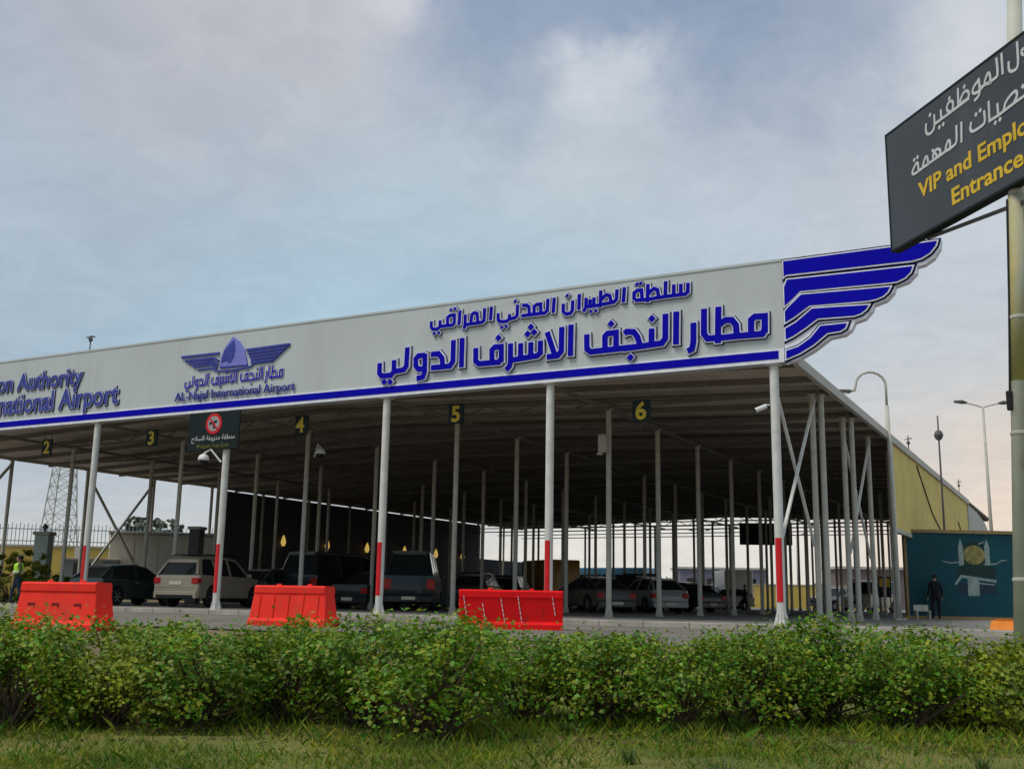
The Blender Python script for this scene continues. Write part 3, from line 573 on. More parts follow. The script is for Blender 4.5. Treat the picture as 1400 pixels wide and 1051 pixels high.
# ================================================================== THINGS ON AND UNDER THE CANOPY
def lane_sign(num, x, y, z, lab):
    t = thing('lane_number_sign', lab, 'sign', (x, y, z), 0, 'lane number signs')
    MB().bbox((-.26, -.03, -.30), (.26, .03, .30), .01).build('panel', MT['slate'], t)
    b = MB()
    for s in (-.2, .2): b.tube([(s, 0, .30), (s, 0, 6.42-z)], .012, 6)
    b.build('hanger', MT['steel_dark'], t)
    me = text_mesh(str(num), .66, .02, .012); cx = sum(v.co.x for v in me.vertices)/len(me.vertices)
    for v in me.vertices: x0, y0, z0 = v.co; v.co = ((x0-cx), -.037-z0, y0-.23)
    me.materials.clear(); me.materials.append(MT['dull_yellow']); link('numeral', me, t)
for num, x, z in ((2, -34.46, 5.80), (3, -29.03, 5.86), (4, -22.34, 5.92), (5, -16.49, 5.90), (6, -10.58, 5.60)):
    lane_sign(num, x, 27.2, z, 'small dark hanging lane sign with a yellow numeral %d under the fascia' % num)
ws = thing('weapons_ban_sign', 'dark sign with red ringed pistol symbol above a striped post', 'sign', (-25.45, FY+.02, 5.9))
MB().bbox((-1.12, -.05, -.74), (1.12, .0, .53), .012).build('panel', MT['slate'], ws)
b = MB(); 
ring = lambda r, y0, y1: b.lathe([(r, y0), (r, y1)], (0, 0, .14), 28, 'Y')
b.cur = 0; ring(.35, -.062, -.051); b.cur = 1; ring(.255, -.068, -.0625)
fz = lambda u, v, w: (u, -.068-w, v)
b.cur = 2; b.prism([(-.19, .19), (.15, .25), (.15, .17), (.06, .15), (.10, -.02), (.0, -.04), (-.04, .12), (-.19, .11)], .0005, .006, fz)
b.cur = 0; b.prism([(-.22, .32), (-.18, .36), (.22, -.04), (.18, -.08)], .0065, .010, fz)
b.build('pistol_symbol', [MT['red_tape'], mat('dull_white', (0.36, 0.34, 0.34), 0.6), MT['black']], ws)
SM = {}
def arabic_small(words, h, m, parent, name, x1, x0, z, y):
    me = text_mesh(words, 1.0, .0, .006); xs = [v.co.x for v in me.vertices]; k = (x1-x0)/(max(xs)-min(xs))
    for v in me.vertices: a, c, d = v.co; v.co = ((a-min(xs))*k+x0, y-d, c*h+z)
    me.materials.clear(); me.materials.append(m); return link(name, me, parent)
arabic_small('\uFEA1\uFEFC\uFEB4\uFEDF\uFE8D \uFE94\uFECB\uFEED\uFEB0\uFEE8\uFEE3 \uFE94\uFED8\uFEC4\uFEE8\uFEE3', .22, MT['letterwhite'], ws, 'arabic_lettering', .95, -.95, -.40, -.056)
arabic_small('Weapons Free Zone', .20, mat('sign_olive', (0.17, 0.16, 0.03), 0.5), ws, 'latin_lettering', .72, -.72, -.66, -.056)
for q in ((.15, .48), (.3, -.6)): MB().bar((q[0], .0, q[1]), (q[0], .12, q[1]), .06).build('bracket', MT['steel'], ws)

def dome_camera(loc, lab, side=1):
    t = thing('security_camera', lab, 'camera', loc, 0, 'security cameras on the posts')
    MB().tube([(0, 0, 0), (-.38*side, -.10, .42), (-.62*side, -.16, .30)], .03, 8).build('arm', MT['white'], t)
    MB().lathe([(.05, .18), (.15, .12), (.19, .0), (.18, -.04)], (-.62*side, -.16, .10), 16).build('housing', MT['white'], t, smooth=True)
    MB().lathe([(.15, -.04), (.13, -.12), (.06, -.17), (.01, -.18)], (-.62*side, -.16, .10), 16).build('lens_dome', MT['glass'], t, smooth=True)
def bullet_camera(loc, lab, rz, s=1.0):
    t = thing('security_camera', lab, 'camera', loc, rz, 'security cameras on the posts'); t.scale = (s, s, s)
    MB().tube([(0, 0, .10), (-.14, 0, .10), (-.20, 0, .0)], .03, 8).build('bracket', MT['white'], t)
    MB().tube([(-.12, 0, .06), (-.50, 0, -.10)], .085, 12).build('housing', MT['white'], t, auto=40)
    MB().tube([(-.50, 0, -.10), (-.53, 0, -.113)], .06, 12).build('lens', MT['glass'], t)
dome_camera((-25.1, FY+.05, 4.75), 'white dome camera on a bent arm below the pistol sign')
bullet_camera((-6.9, FY+.10, 5.33), 'white tube camera on the rightmost striped front post', .5, .72)
dome_camera((-24.0, 30.0, 5.3), 'small white dome camera further in behind the pistol sign post', -.6)
t = thing('junction_box', 'grey steel box strapped to an inner post between the two rightmost striped posts', 'junction box', (-13.1, 30.72, 5.25))
MB().bbox((-.22, -.22, -.25), (.05, -.06, .32), .015).build('box', MT['steel_grey'], t)
MB().bbox((-.20, -.235, -.20), (.03, -.221, .27), .006).build('lid', MT['steel_grey'], t)
MB().box((-.26, -.2, -.32), (-.10, -.08, -.255)).build('cable_gland', MT['steel_grey'], t)
LAMPG = mat('lamp_glow', (1.0, 0.66, 0.16), 0.4, emit=0.45)
wl_names = ('leftmost', 'second from left', 'third from left', 'third from right', 'second from right', 'rightmost')
wl = None
for k, y in enumerate((52.7, 57.1, 61.55, 66.2, 70.5, 74.5)):
    lab = 'lit yellow lamp on the dark side wall, %s of the row' % wl_names[k]
    if wl is None:
        wl = thing('wall_lamp', lab, 'wall lamp', (-44.44, y, 3.76), 0, 'wall lamps')
        MB().lathe([(.08, -.30), (.17, -.10), (.13, .10), (.04, .36)], (.22, 0, 0), 12).build('glass_shade', LAMPG, wl, smooth=True)
        MB().box((0, -.05, -.05), (.2, .05, .65)).build('bracket', MT['steel_dark'], wl)
    else: dup(wl, (-44.44, y, 3.76), None, lab)

# ================================================================== VEHICLES
PAINT = {}
def paint(name, col, rough=0.3):
    if name not in PAINT: PAINT[name] = mat('paint_'+name, col, rough, 0.15, 0.05, 1.5, coat=0.4, dirt=((0.25, 0.21, 0.16), 0.62, 0.9, 1.4, (1, 1, 1)))
    return PAINT[name]
def wheel_mesh(r, w):
    a = MB(); prof = [(r*.62, -w/2), (r*.94, -w/2), (r, -w/2+.03), (r, w/2-.03), (r*.94, w/2), (r*.62, w/2)]
    a.lathe(prof, n=22, axis='X'); ty = a.mesh('tyre', MT['black'], True)
    b = MB(); b.lathe([(r*.64, -w/2+.02), (r*.64, w/2-.02), (r*.56, w/2-.05), (r*.16, w/2-.03), (r*.14, w/2-.01), (.01, w/2-.01)], n=20, axis='X')
    for k in range(6):
        t = 2*PI*k/6; c, s = math.cos(t), math.sin(t)
        b.bar((w/2-.02, c*r*.1, s*r*.1), (w/2-.02, c*r*.6, s*r*.6), .05, .035)
    return ty, b.mesh('rim', MT['chrome'])
def arch_poly(L, rear, front, wy, r, zb, top):
    # closed (y,z) outline of the lower body: underside with wheel arches, then the given upper edge from front to rear
    pts = [(-L/2, zb+.14), (-L/2+.05, zb)]
    for cy in (-wy, wy):
        for k in range(9):
            a = PI-PI*k/8; y, z = cy+r*math.cos(a), .04+r*.9+r*math.sin(a)*.98-.38*(r/.42)*.0
            pts.append((y, max(zb, r*.86+r*math.sin(a)*.98-.06*0)) if 0 < k < 8 else (y, zb))
    pts += [(L/2-.05, zb), (L/2, zb+.14)]+top
    return pts
CAR = {
 'suv':    dict(L=4.8, W=1.9, H=1.86, wy=1.40, r=.385, zb=.33, belt=1.12, top=[(2.38, .78), (2.28, .98), (1.15, 1.12), (-2.32, 1.16), (-2.40, .95)], cab=[(1.12, 1.10), (.42, 1.72), (-.2, 1.80), (-1.75, 1.77), (-2.06, 1.66), (-2.33, 1.14)], pil=[(.95, 1.14, .38, 1.72), (-.25, 1.13, -.25, 1.79), (-1.15, 1.14, -1.2, 1.79), (-2.18, 1.15, -1.93, 1.70)]),
 'sedan':  dict(L=4.6, W=1.8, H=1.46, wy=1.36, r=.33, zb=.25, belt=.92, top=[(2.28, .60), (2.15, .76), (1.0, .93), (-1.5, .98), (-2.22, .97), (-2.30, .72)], cab=[(1.02, .92), (.25, 1.36), (-.3, 1.44), (-1.0, 1.40), (-1.85, .97)], pil=[(.9, .94, .22, 1.36), (-.28, .95, -.28, 1.43), (-1.3, .97, -1.02, 1.38)]),
 'hatch':  dict(L=4.2, W=1.78, H=1.52, wy=1.26, r=.32, zb=.25, belt=.95, top=[(2.08, .62), (1.95, .78), (1.05, .95), (-2.02, 1.0), (-2.10, .75)], cab=[(1.06, .94), (.35, 1.40), (-.3, 1.50), (-1.4, 1.44), (-2.02, 1.0)], pil=[(.95, .96, .32, 1.40), (-.3, .98, -.3, 1.49), (-1.55, 1.0, -1.36, 1.43)]),
 'van':    dict(L=5.3, W=1.95, H=2.25, wy=1.55, r=.36, zb=.32, belt=1.25, top=[(2.62, .80), (2.55, 1.05), (1.95, 1.28), (-2.60, 1.30), (-2.64, .9)], cab=[(1.95, 1.27), (1.25, 2.05), (.8, 2.18), (-2.35, 2.18), (-2.60, 1.30)], pil=[(1.80, 1.28, 1.18, 2.05), (.55, 1.28, .5, 2.17), (-.9, 1.28, -.9, 2.17), (-2.50, 1.3, -2.30, 2.15)]),
 'pickup': dict(L=5.2, W=1.85, H=1.78, wy=1.50, r=.38, zb=.36, belt=1.08, top=[(2.58, .78), (2.46, 1.0), (1.35, 1.10), (-2.55, 1.10), (-2.60, .8)], cab=[(1.35, 1.08), (.65, 1.66), (.2, 1.74), (-.65, 1.70), (-.85, 1.09)], pil=[(1.2, 1.1, .6, 1.66), (.0, 1.1, .0, 1.73), (-.78, 1.1, -.62, 1.68)]),
}
CARMESH = {}
def car_parts(kind):
    if kind in CARMESH: return CARMESH[kind]
    S = CAR[kind]; W = S['W']; out = {}
    poly = arch_poly(S['L'], 0, 0, S['wy'], S['r']+.06, S['zb'], S['top'])
    b = MB(); n = len(poly); inner = offset_poly(poly, -.055)
    rings = [(-W/2, inner), (-W/2+.05, poly), (W/2-.05, poly), (W/2, inner)]
    vs_ = [(x, y, z) for x, P in rings for y, z in P]
    fs = [tuple(range(n)), tuple(3*n+i for i in range(n-1, -1, -1))]
    for k in range(3):
        for i in range(n): fs.append((k*n+i, (k+1)*n+i, (k+1)*n+(i+1) % n, k*n+(i+1) % n))
    b.add(vs_, fs); out['body'] = b
    zt = max(z for _, z in S['cab']); zl = S['belt']
    hw = lambda z, e=0: W/2-.07-.26*(z-zl)/(zt-zl)*(.75 if kind == 'van' else 1)+e
    c = MB(); P = S['cab']; m = len(P)
    c.add([(-hw(z), y, z) for y, z in P]+[(hw(z), y, z) for y, z in P],
          [tuple(range(m)), tuple(range(2*m-1, m-1, -1))]+[(i, (i+1) % m, m+(i+1) % m, m+i) for i in range(m)])
    out['windows'] = c
    f = MB()
    for (y0, z0, y1, z1) in S['pil']:
        for s in (-1, 1):
            w = .07; a0, a1 = hw(z0, .012)*s, hw(z1, .012)*s
            q = [(a0, y0-w, z0), (a0, y0+w, z0), (a1, y1+w, z1), (a1, y1-w, z1)]
            f.add(q+[(x-.03*s, y, z) for x, y, z in q], [(0,1,2,3), (7,6,5,4), (0,4,5,1), (1,5,6,2), (2,6,7,3), (3,7,4,0)])
    # roof skin and rails over the glass
    R = [p for p in P if p[1] > zl+.72*(zt-zl)]
    k = len(R); vs_ = []
    for y, z in R:
        h = hw(z, .015); vs_ += [(-h, y, z+.0), (-h*.93, y, z+.045), (0, y, z+.06), (h*.93, y, z+.045), (h, y, z+.0)]
    vs_ += [(x, y, z-.05) for x, y, z in vs_]; q = 5*k; fs = []
    for i in range(k-1):
        for j in range(4): fs += [(i*5+j, i*5+j+1, i*5+j+6, i*5+j+5), (q+i*5+j+5, q+i*5+j+6, q+i*5+j+1, q+i*5+j)]
        fs += [(i*5, i*5+5, q+i*5+5, q+i*5), (i*5+4, q+i*5+4, q+i*5+9, i*5+9)]
    for j in range(4): fs += [(j, q+j, q+j+1, j+1), (5*k-5+j, 5*k-4+j, q+5*k-4+j, q+5*k-5+j)]
    f.add(vs_, fs)
    # tailgate frame round the rear glass
    (ya, za), (yb, zb_) = P[-2], P[-1]; e = .016
    for s in (-1, 1): f.bar((s*hw(za, -.04), ya-e, za-.02), (s*hw(zb_, -.04), yb-e, zb_+.03), .10, .03)
    f.bar((-hw(za, -.02), ya-e, za-.03), (hw(za, -.02), ya-e, za-.03), .03, .10)
    out['frame'] = f
    CARMESH[kind] = out; return out
WH = {}
def car(kind, pname, label, cat, loc, rz, group='vehicles at the checkpoint', name=None, rear_plate=True):
    S = CAR[kind]; W, L = S['W'], S['L']; p = PAINT[pname]
    g = car_parts(kind); t = thing(name or {'suv': 'suv', 'sedan': 'sedan_car', 'hatch': 'hatchback_car', 'van': 'minibus', 'pickup': 'pickup_truck'}[kind], label, cat, loc, rz, group)
    key = (kind, pname)
    if key not in WH:
        d = {}
        d['body'] = g['body'].mesh('body', p, True); d['body'].set_sharp_from_angle(angle=R_(28))
        d['windows'] = g['windows'].mesh('windows', MT['glass'])
        d['roof_and_pillars'] = g['frame'].mesh('roof_and_pillars', p)
        b = MB(); b.bbox((-W/2+.04, -L/2-.06, S['zb']-.02), (W/2-.04, -L/2+.10, S['zb']+.24), .03); d['rear_bumper'] = b.mesh('rear_bumper', p)
        b = MB(); b.bbox((-W/2+.04, L/2-.10, S['zb']-.02), (W/2-.04, L/2+.06, S['zb']+.24), .03); d['front_bumper'] = b.mesh('front_bumper', p)
        b = MB(); zg = S['top'][0][1]
        b.bbox((-W/2+.42, L/2-.06, zg-.20), (W/2-.42, L/2+.025, zg-.02), .01); d['grille'] = b.mesh('grille', MT['black'])
        zl = S['top'][-1][1]
        hl = MB(); hl.bbox((-.17, -.14, -.09), (.17, .05, .08), .03); d['headlight'] = hl.mesh('headlight', MT['lens'])
        tl = MB(); tl.bbox((-.15, -.04, -.10), (.15, .22, .12 if kind != 'van' else .3), .03); d['tail_light'] = tl.mesh('tail_light', MT['tail'])
        b = MB(); b.bbox((-.26, -.012, -.06), (.26, .012, .06), .004); d['number_plate'] = b.mesh('number_plate', MT['plate'])
        b = MB(); b.bbox((-.10, -.06, -.07), (.10, .06, .07), .03); d['mirror'] = b.mesh('mirror', p)
        b = MB()
        for s in (-1, 1):
            for y in (-.35, .55): b.bbox((s*(W/2+.001)-.012, y-.09, S['belt']-.10), (s*(W/2+.001)+.012, y+.09, S['belt']-.07), .004)
        d['door_handle'] = b.mesh('door_handle', MT['chrome'])
        d['wheel'] = wheel_mesh(S['r'], .22)
        WH[key] = d
    d = WH[key]
    for k in ('body', 'windows', 'roof_and_pillars', 'rear_bumper', 'front_bumper', 'grille', 'door_handle'): link(k, d[k], t)
    zg = S['top'][1][1]-.06; zr = S['top'][-1][1]+.02
    for s in (-1, 1):
        link('headlight', d['headlight'], t, (s*(W/2-.22), L/2-.06, zg-.06))
        link('tail_light', d['tail_light'], t, (s*(W/2-.15), -L/2-.0, zr-.04))
        link('mirror', d['mirror'], t, (s*(W/2+.08), S['cab'][0][0]-.35, S['belt']+.06))
        for y in (-S['wy'], S['wy']):
            w = link('wheel', d['wheel'][0], t, (s*(W/2-.13), y, S['r'])); 
            if s < 0: w.rotation_euler = (0, 0, PI)
            link('rim', d['wheel'][1], w)
    link('number_plate', d['number_plate'], t, (0, -L/2-.075 if kind != 'suv' else -L/2-.03, S['zb']+.14 if kind != 'suv' else .86))
    return t
for n_, c_ in (('champagne', (0.37, 0.32, 0.24)), ('dark', (0.022, 0.026, 0.028)), ('green', (0.03, 0.045, 0.042)), ('teal', (0.004, 0.016, 0.020)), ('white', (0.72, 0.72, 0.70)),
               ('silver', (0.30, 0.31, 0.32)), ('grey', (0.05, 0.053, 0.056)), ('cream', (0.55, 0.50, 0.38)), ('orange', (0.42, 0.22, 0.03)), ('blue', (0.10, 0.28, 0.42)), ('brown', (0.10, 0.06, 0.045))): paint(n_, c_)
def spot(deg, dist, z=0.0):        # compass bearing from the viewer's axis, distance ahead
    p = gpt(math.tan(R_(deg))*dist, dist); p.z = z; return p
big = car('suv', 'champagne', 'champagne coloured SUV with black roof rails seen from behind beside the second striped post', 'car', (-29.7, 31.5, 0), .17)
b = MB()
for s in (-1, 1): b.tube([(s*.70, -1.75, 1.82), (s*.70, -1.6, 1.90), (s*.72, .1, 1.91), (s*.72, .3, 1.83)], .022, 6)
for y in (-1.3, -.3): b.bar((-.7, y, 1.905), (.7, y, 1.905), .05, .03)
b.build('roof_rail', MT['black'], big)
b = MB(); b.bbox((-.78, -2.415, .70), (.78, -2.385, 1.02), .01); b.build('tailgate_panel', PAINT['champagne'], big)
b = MB(); b.bbox((-.80, -2.47, .30), (.80, -2.30, .46), .03); b.build('bumper_skirt', MT['black'], big)
car('hatch', 'green', 'dark green hatchback half hidden between the left red barrier and the champagne SUV', 'car', (-33.3, 30.6, 0), 0)
car('sedan', 'dark', 'black sedan in the dark lane just right of the champagne SUV', 'car', (-25.9, 37.2, 0), 0)
car('van', 'dark', 'black minibus in the dark bay right of the middle red barrier', 'minibus', spot(-8.91, 46), .0)
car('hatch', 'grey', 'dim grey hatchback in the dark bay above the middle red barrier', 'car', spot(-11.68, 45), .0)
car('van', 'teal', 'dark teal minibus behind the third striped post', 'minibus', spot(-4.92, 44), .5)
car('suv', 'grey', 'dark grey SUV deep in the bay behind the dashed red barrier', 'car', spot(-1.53, 58), .3)
car('suv', 'dark', 'black SUV parked deep under the canopy left of the rightmost red barrier post', 'car', spot(0.19, 64), .3)
row = [('sedan', 'grey', 808, 47, .9, 'dark grey sedan nearest behind the fourth striped post'),
       ('sedan', 'dark', 798, 56, 1.0, 'black sedan behind the dark grey sedan right of the red barriers'),
       ('suv', 'dark', 868, 55, .7, 'black SUV standing tallest among the cars in the middle'),
       ('hatch', 'silver', 889, 50, .8, 'silver hatchback in front of the black SUV among the middle cars'),
       ('sedan', 'grey', 930, 56, 1.1, 'grey sedan nose to tail left of the white SUV'),
       ('suv', 'white', 955, 86, 1.2, 'white SUV with a red light among the parked cars under the canopy'),
       ('hatch', 'silver', 988, 80, 2.3, 'silver hatchback facing out at the right end of the car row'),
       ('sedan', 'dark', 842, 66, 1.0, 'black sedan farther back in the middle of the car row'),
       ('pickup', 'white', 1148, 84, 2.6, 'white pickup far off beyond the open right bays'),
       ('van', 'cream', 1192, 78, 2.9, 'cream minibus facing out beyond the right bays'),
       ('sedan', 'white', 905, 78, 1.2, 'white sedan farthest back in the middle of the car row')]
for kind, pn, px, dist, rz, lab in row:
    car(kind, pn, lab, 'minibus' if kind == 'van' else 'pickup' if kind == 'pickup' else 'car', spot(math.degrees(math.atan((px-695)*.000667)), dist), rz)
def box_vehicle(name, label, cat, loc, rz, L, W, H, m, cabin):
    t = thing(name, label, cat, loc, rz, 'vehicles at the checkpoint')
    y1 = L/2-(1.7 if cabin else 0)
    MB().bbox((-W/2, -L/2, .75 if cabin else .45), (W/2, y1, H), .06).build('cargo_box' if cabin else 'body', m, t)
    if cabin:
        b = MB(); P = [(y1+.05, .55), (L/2, .55), (L/2, 1.35), (L/2-.25, 2.2), (y1+.05, 2.3)]
        b.prism(P, -W/2+.1, W/2-.1, lambda u, v, w: (w, u, v)); b.build('cab', MT['white'], t)
        MB().prism([(L/2+.01, 1.4), (L/2-.23, 2.1), (L/2-.25, 2.1), (L/2-.03, 1.4)], -W/2+.2, W/2-.2, lambda u, v, w: (w, u, v)).build('windscreen', MT['glass'], t)
        MB().box((-W/2+.3, -L/2+.1, .5), (W/2-.3, L/2-.2, .75)).build('chassis', MT['black'], t)
    else:
        b = MB()
        for s in (-1, 1):
            for k in range(6): b.bbox((s*(W/2+.005)-.012, -L/2+.5+k*(L-1)/6, H*.52), (s*(W/2+.005)+.012, -L/2+.35+(k+1)*(L-1)/6, H*.82), .005)
        b.bbox((-W/2+.2, L/2-.005, H*.42), (W/2-.2, L/2+.015, H*.84), .005); b.bbox((-W/2+.3, -L/2-.015, H*.52), (W/2-.3, -L/2+.005, H*.82), .005)
        b.build('windows', MT['glass'], t)
    tm_ = wheel_mesh(.45, .28)
    for s in (-1, 1):
        for y in (-L/2+1.3, L/2-1.2):
            w = link('wheel', tm_[0], t, (s*(W/2-.16), y, .45)); link('rim', tm_[1], w)
            if s < 0: w.rotation_euler = (0, 0, PI)
    return t
box_vehicle('box_truck', 'ochre box truck far behind the fourth striped post', 'truck', spot(1.91, 78), .9, 6.5, 2.3, 3.2, PAINT['orange'], True)
box_vehicle('bus', 'pale blue bus far off behind the parked cars', 'bus', spot(5.22, 96), 1.45, 8.5, 2.5, 3.3, PAINT['blue'], False)
box_vehicle('box_truck', 'white box truck far off behind the silver hatchback', 'truck', spot(11.50, 88), .5, 6.0, 2.2, 3.0, PAINT['white'], True)

# ================================================================== PEOPLE
def person(label, loc, rz, shirt, trouser, pose='stand', vest=None, scale=1.0):
    t = thing('person', label, 'person', loc, rz); t.scale = (scale,)*3
    J = {}; V = []; Rr = []; E = []
    def v(n, p, r): J[n] = len(V); V.append(p); Rr.append(r)
    def e(*ns):
        for a, b in zip(ns, ns[1:]): E.append((J[a], J[b]))
    v('pelvis', (0, 0, .95), .145); v('waist', (0, .01, 1.10), .13); v('chest', (0, 0, 1.30), .155); v('neck0', (0, -.01, 1.46), .085); v('neck', (0, .0, 1.52), .058)
    v('jaw', (0, .03, 1.585), .072); v('head', (0, .01, 1.665), .096); v('crown', (0, -.005, 1.735), .07)
    v('nose', (0, .115, 1.645), .014)
    e('pelvis', 'waist', 'chest', 'neck0', 'neck', 'jaw', 'head', 'crown'); e('head', 'nose')
    for s, n in ((-1, 'l'), (1, 'r')):
        step = .0 if pose == 'stand' else .17*s
        v('hip'+n, (.10*s, 0, .88), .105); v('knee'+n, (.115*s, .02+step*.6, .49), .068); v('ank'+n, (.12*s, -.02+step, .09), .045); v('toe'+n, (.135*s, .15+step, .04), .036)
        e('pelvis', 'hip'+n, 'knee'+n, 'ank'+n, 'toe'+n)
        sw = 0 if pose == 'stand' else -.14*s
        v('sh'+n, (.18*s, 0, 1.41), .072)
        if pose == 'clasp':
            v('el'+n, (.26*s, -.03, 1.13), .048); v('wr'+n, (.09*s, .19, 1.03), .034); hd = Vector((-.07*s, .05, -.02))
        else:
            v('el'+n, (.25*s, -.02+sw*.4, 1.12), .048); v('wr'+n, (.27*s, .06+sw, .86), .034); hd = Vector((.01*s, .03, -.085))
        w = Vector(V[J['wr'+n]]); palm = w+hd; v('palm'+n, tuple(palm), .032); e('chest', 'sh'+n, 'el'+n, 'wr'+n, 'palm'+n)
        dx = hd.normalized(); side = Vector((0, 1, 0)) if pose != 'clasp' else Vector((0, 0, 1))
        for k, (o, l) in enumerate(((-.027, .06), (-.009, .075), (.009, .07), (.027, .055))):
            a = palm+side*o+dx*.02; b2 = a+dx*l*.6; c2 = b2+dx*l*.4+Vector((-.012*s, .008, 0))
            for nm, q in (('a', a), ('b', b2), ('c', c2)): v('f%d%s%s' % (k, nm, n), tuple(q), .009)
            e('palm'+n, 'f%da%s' % (k, n), 'f%db%s' % (k, n), 'f%dc%s' % (k, n))
        th = w+hd*.4+side*.04+Vector((0, .0, 0)); v('th'+n, tuple(th), .011); v('tt'+n, tuple(th+side*.015+dx*.035), .009); e('wr'+n, 'th'+n, 'tt'+n)
    me = bpy.data.meshes.new('body'); me.from_pydata(V, E, [])
    o = bpy.data.objects.new('body', me); COL.objects.link(o)
    sk = o.modifiers.new('skin', 'SKIN'); sk.use_smooth_shade = True
    for i, r in enumerate(Rr): me.skin_vertices[0].data[i].radius = (r, r)
    me.skin_vertices[0].data[0].use_root = True
    ss = o.modifiers.new('sub', 'SUBSURF'); ss.levels = 1; ss.render_levels = 1
    dg = bpy.context.evaluated_depsgraph_get(); dg.update()
    m2 = bpy.data.meshes.new_from_object(o.evaluated_get(dg)); bpy.data.objects.remove(o); m2.name = 'body'
    skin = mat('skin', (0.36, 0.21, 0.14), 0.55)
    m2.materials.clear()
    for m in (skin, shirt, trouser, MT['black']): m2.materials.append(m)
    for p in m2.polygons:
        c = p.center; p.use_smooth = True
        arm = abs(c.x) > .215 or (pose == 'clasp' and c.y > .15)
        if c.z > 1.49: i = 0
        elif c.z < .10: i = 3
        elif c.z < 1.0 and not (arm and c.z > .75 and abs(c.x) > .2): i = 2
        else: i = 1
        if (abs(c.x) > .2 and .6 < c.z < .87 and pose != 'clasp') or (pose == 'clasp' and c.y > .17 and .95 < c.z < 1.1): i = 0
        p.material_index = i
    link('body', m2, t)
    b = MB(); b.lathe([(.03, .085), (.075, .07), (.101, .03), (.104, -.02), (.09, -.06)], (0, -.022, 1.685), 14)
    b.build('hair', MT['black'], t, smooth=True)
    b = MB()
    for s in (-1, 1): b.lathe([(.004, -.004), (.010, 0), (.004, .006)], (.035*s, .098, 1.672), 8, 'Y')
    b.build('eyes', MT['black'], t)
    if vest:
        b = MB(); prof = [(.172, 1.08), (.165, 1.2), (.178, 1.32), (.165, 1.43), (.10, 1.475)]; n = 18; vs_ = []
        for r, z in prof:
            for k in range(n): a = 2*PI*k/n; vs_.append((r*1.12*math.cos(a), r*.95*math.sin(a), z))
        b.add(vs_, [(i*n+k, i*n+(k+1) % n, (i+1)*n+(k+1) % n, (i+1)*n+k) for i in range(len(prof)-1) for k in range(n)])
        vo = b.build('vest', vest, t, smooth=True)
        MB().lathe([(.194, 1.13), (.196, 1.14), (.196, 1.18), (.194, 1.19)], (0, 0, 0), 18).build('reflective_band', MT['lens'], vo)
    return t
navy = mat('navy_cloth', (0.03, 0.04, 0.075), 0.85); darkc = mat('dark_cloth', (0.012, 0.010, 0.014), 0.9); olive = mat('olive_cloth', (0.07, 0.09, 0.03), 0.85)
person('guard in a lime safety vest and navy trousers standing left of the left red barrier', spot(-24.17, 40), 2.2+.45, olive, navy, 'clasp', mat('lime_vest', (0.42, 0.72, 0.05), 0.6))
person('person in dark clothes standing in front of the blue mural hoarding', spot(21.32, 42.5), .4, darkc, darkc, 'stand', None, .98)
person('person in dark clothes walking far off among the right posts', spot(12.19, 78), 2.0, darkc, darkc, 'walk', None, 1.0)

# ================================================================== RED BARRIERS
RED = mat('red_plastic', (0.88, 0.035, 0.02), 0.75, 0, 0.10, 2.0, dirt=((0.50, 0.06, 0.035), 0.54, 0.70, 4.5, (1, 1, .35)))
RED2 = mat('deep_red_plastic', (0.82, 0.004, 0.006), 0.75, 0, 0.10, 2.0, dirt=((0.46, 0.015, 0.012), 0.54, 0.70, 4.5, (1, 1, .35)))
def barrier(label, loc, rz, L, H, m, slots, ribs, dashes, bw=.58, tw=.30):
    t = thing('plastic_barrier', label, 'barrier', loc, rz, 'red plastic barriers')
    prof = [(-bw/2, 0), (bw/2, 0), (bw/2, .10), (bw/2-.05, .16), (tw/2+.03, H-.17), (tw/2+.05, H-.15), (tw/2+.05, H-.03), (tw/2+.02, H), (-tw/2-.02, H), (-tw/2-.05, H-.03), (-tw/2-.05, H-.15), (-tw/2-.03, H-.17), (-bw/2+.05, .16), (-bw/2, .10)]
    b = MB(); n = len(prof); rings = []
    for x, k in ((-L/2, .95), (-L/2+.03, 1.0), (L/2-.03, 1.0), (L/2, .95)):
        sl = (lambda z: (1 if x > 0 else -1)*(-.09)*(z/H)) if not dashes else (lambda z: 0)
        rings.append([(x+sl(z), y*k, z) for y, z in prof])
    vs_ = [v for r in rings for v in r]; fs = [tuple(range(n)), tuple(3*n+i for i in range(n-1, -1, -1))]
    for q in range(3):
        for i in range(n): fs.append((q*n+i, (q+1)*n+i, (q+1)*n+(i+1) % n, q*n+(i+1) % n))
    b.add(vs_, fs); b.build('shell', m, t)
    face = lambda z: -(tw/2+.03+(bw/2-.05-tw/2-.03)*(1-(z-.16)/(H-.33)))
    b = MB()
    for s in slots: b.bbox((s-.09, face(.42)-.004, .39), (s+.09, face(.42)+.05, .45), .006); b.bbox((s+.05, face(.39)-.004, .34), (s+.09, face(.36)+.05, .42), .006)
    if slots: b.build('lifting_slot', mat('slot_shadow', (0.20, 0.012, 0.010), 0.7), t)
    b = MB()
    for s in ribs: b.bar((s, face(.17)-.0, .17), (s, face(H-.19)-.0, H-.19), .05, .04)
    if ribs: b.build('rib', m, t)
    if dashes:
        for (x, z0, z1) in dashes:
            z = z0; b = MB()
            while z < z1: b.bar((x+(z1-z)*.18, face(z)-.006, z), (x+(z1-z-.075)*.18, face(z+.075)-.006, z+.075), .045, .006); z += .10
            b.build('white_dash', MT['letterwhite'], t)
    for s in (-.5, .5): MB().lathe([(.05, H-.004), (.05, H+.025), (.03, H+.035)], (s*L*.4, 0, 0), 10).build('filler_cap', m, t)
    for s in (() if dashes else (-1, 1)): MB().bbox((s*L/2-.06, -.14, .02), (s*L/2+.10, .14, .20), .02).build('end_lug', m, t)
    return t
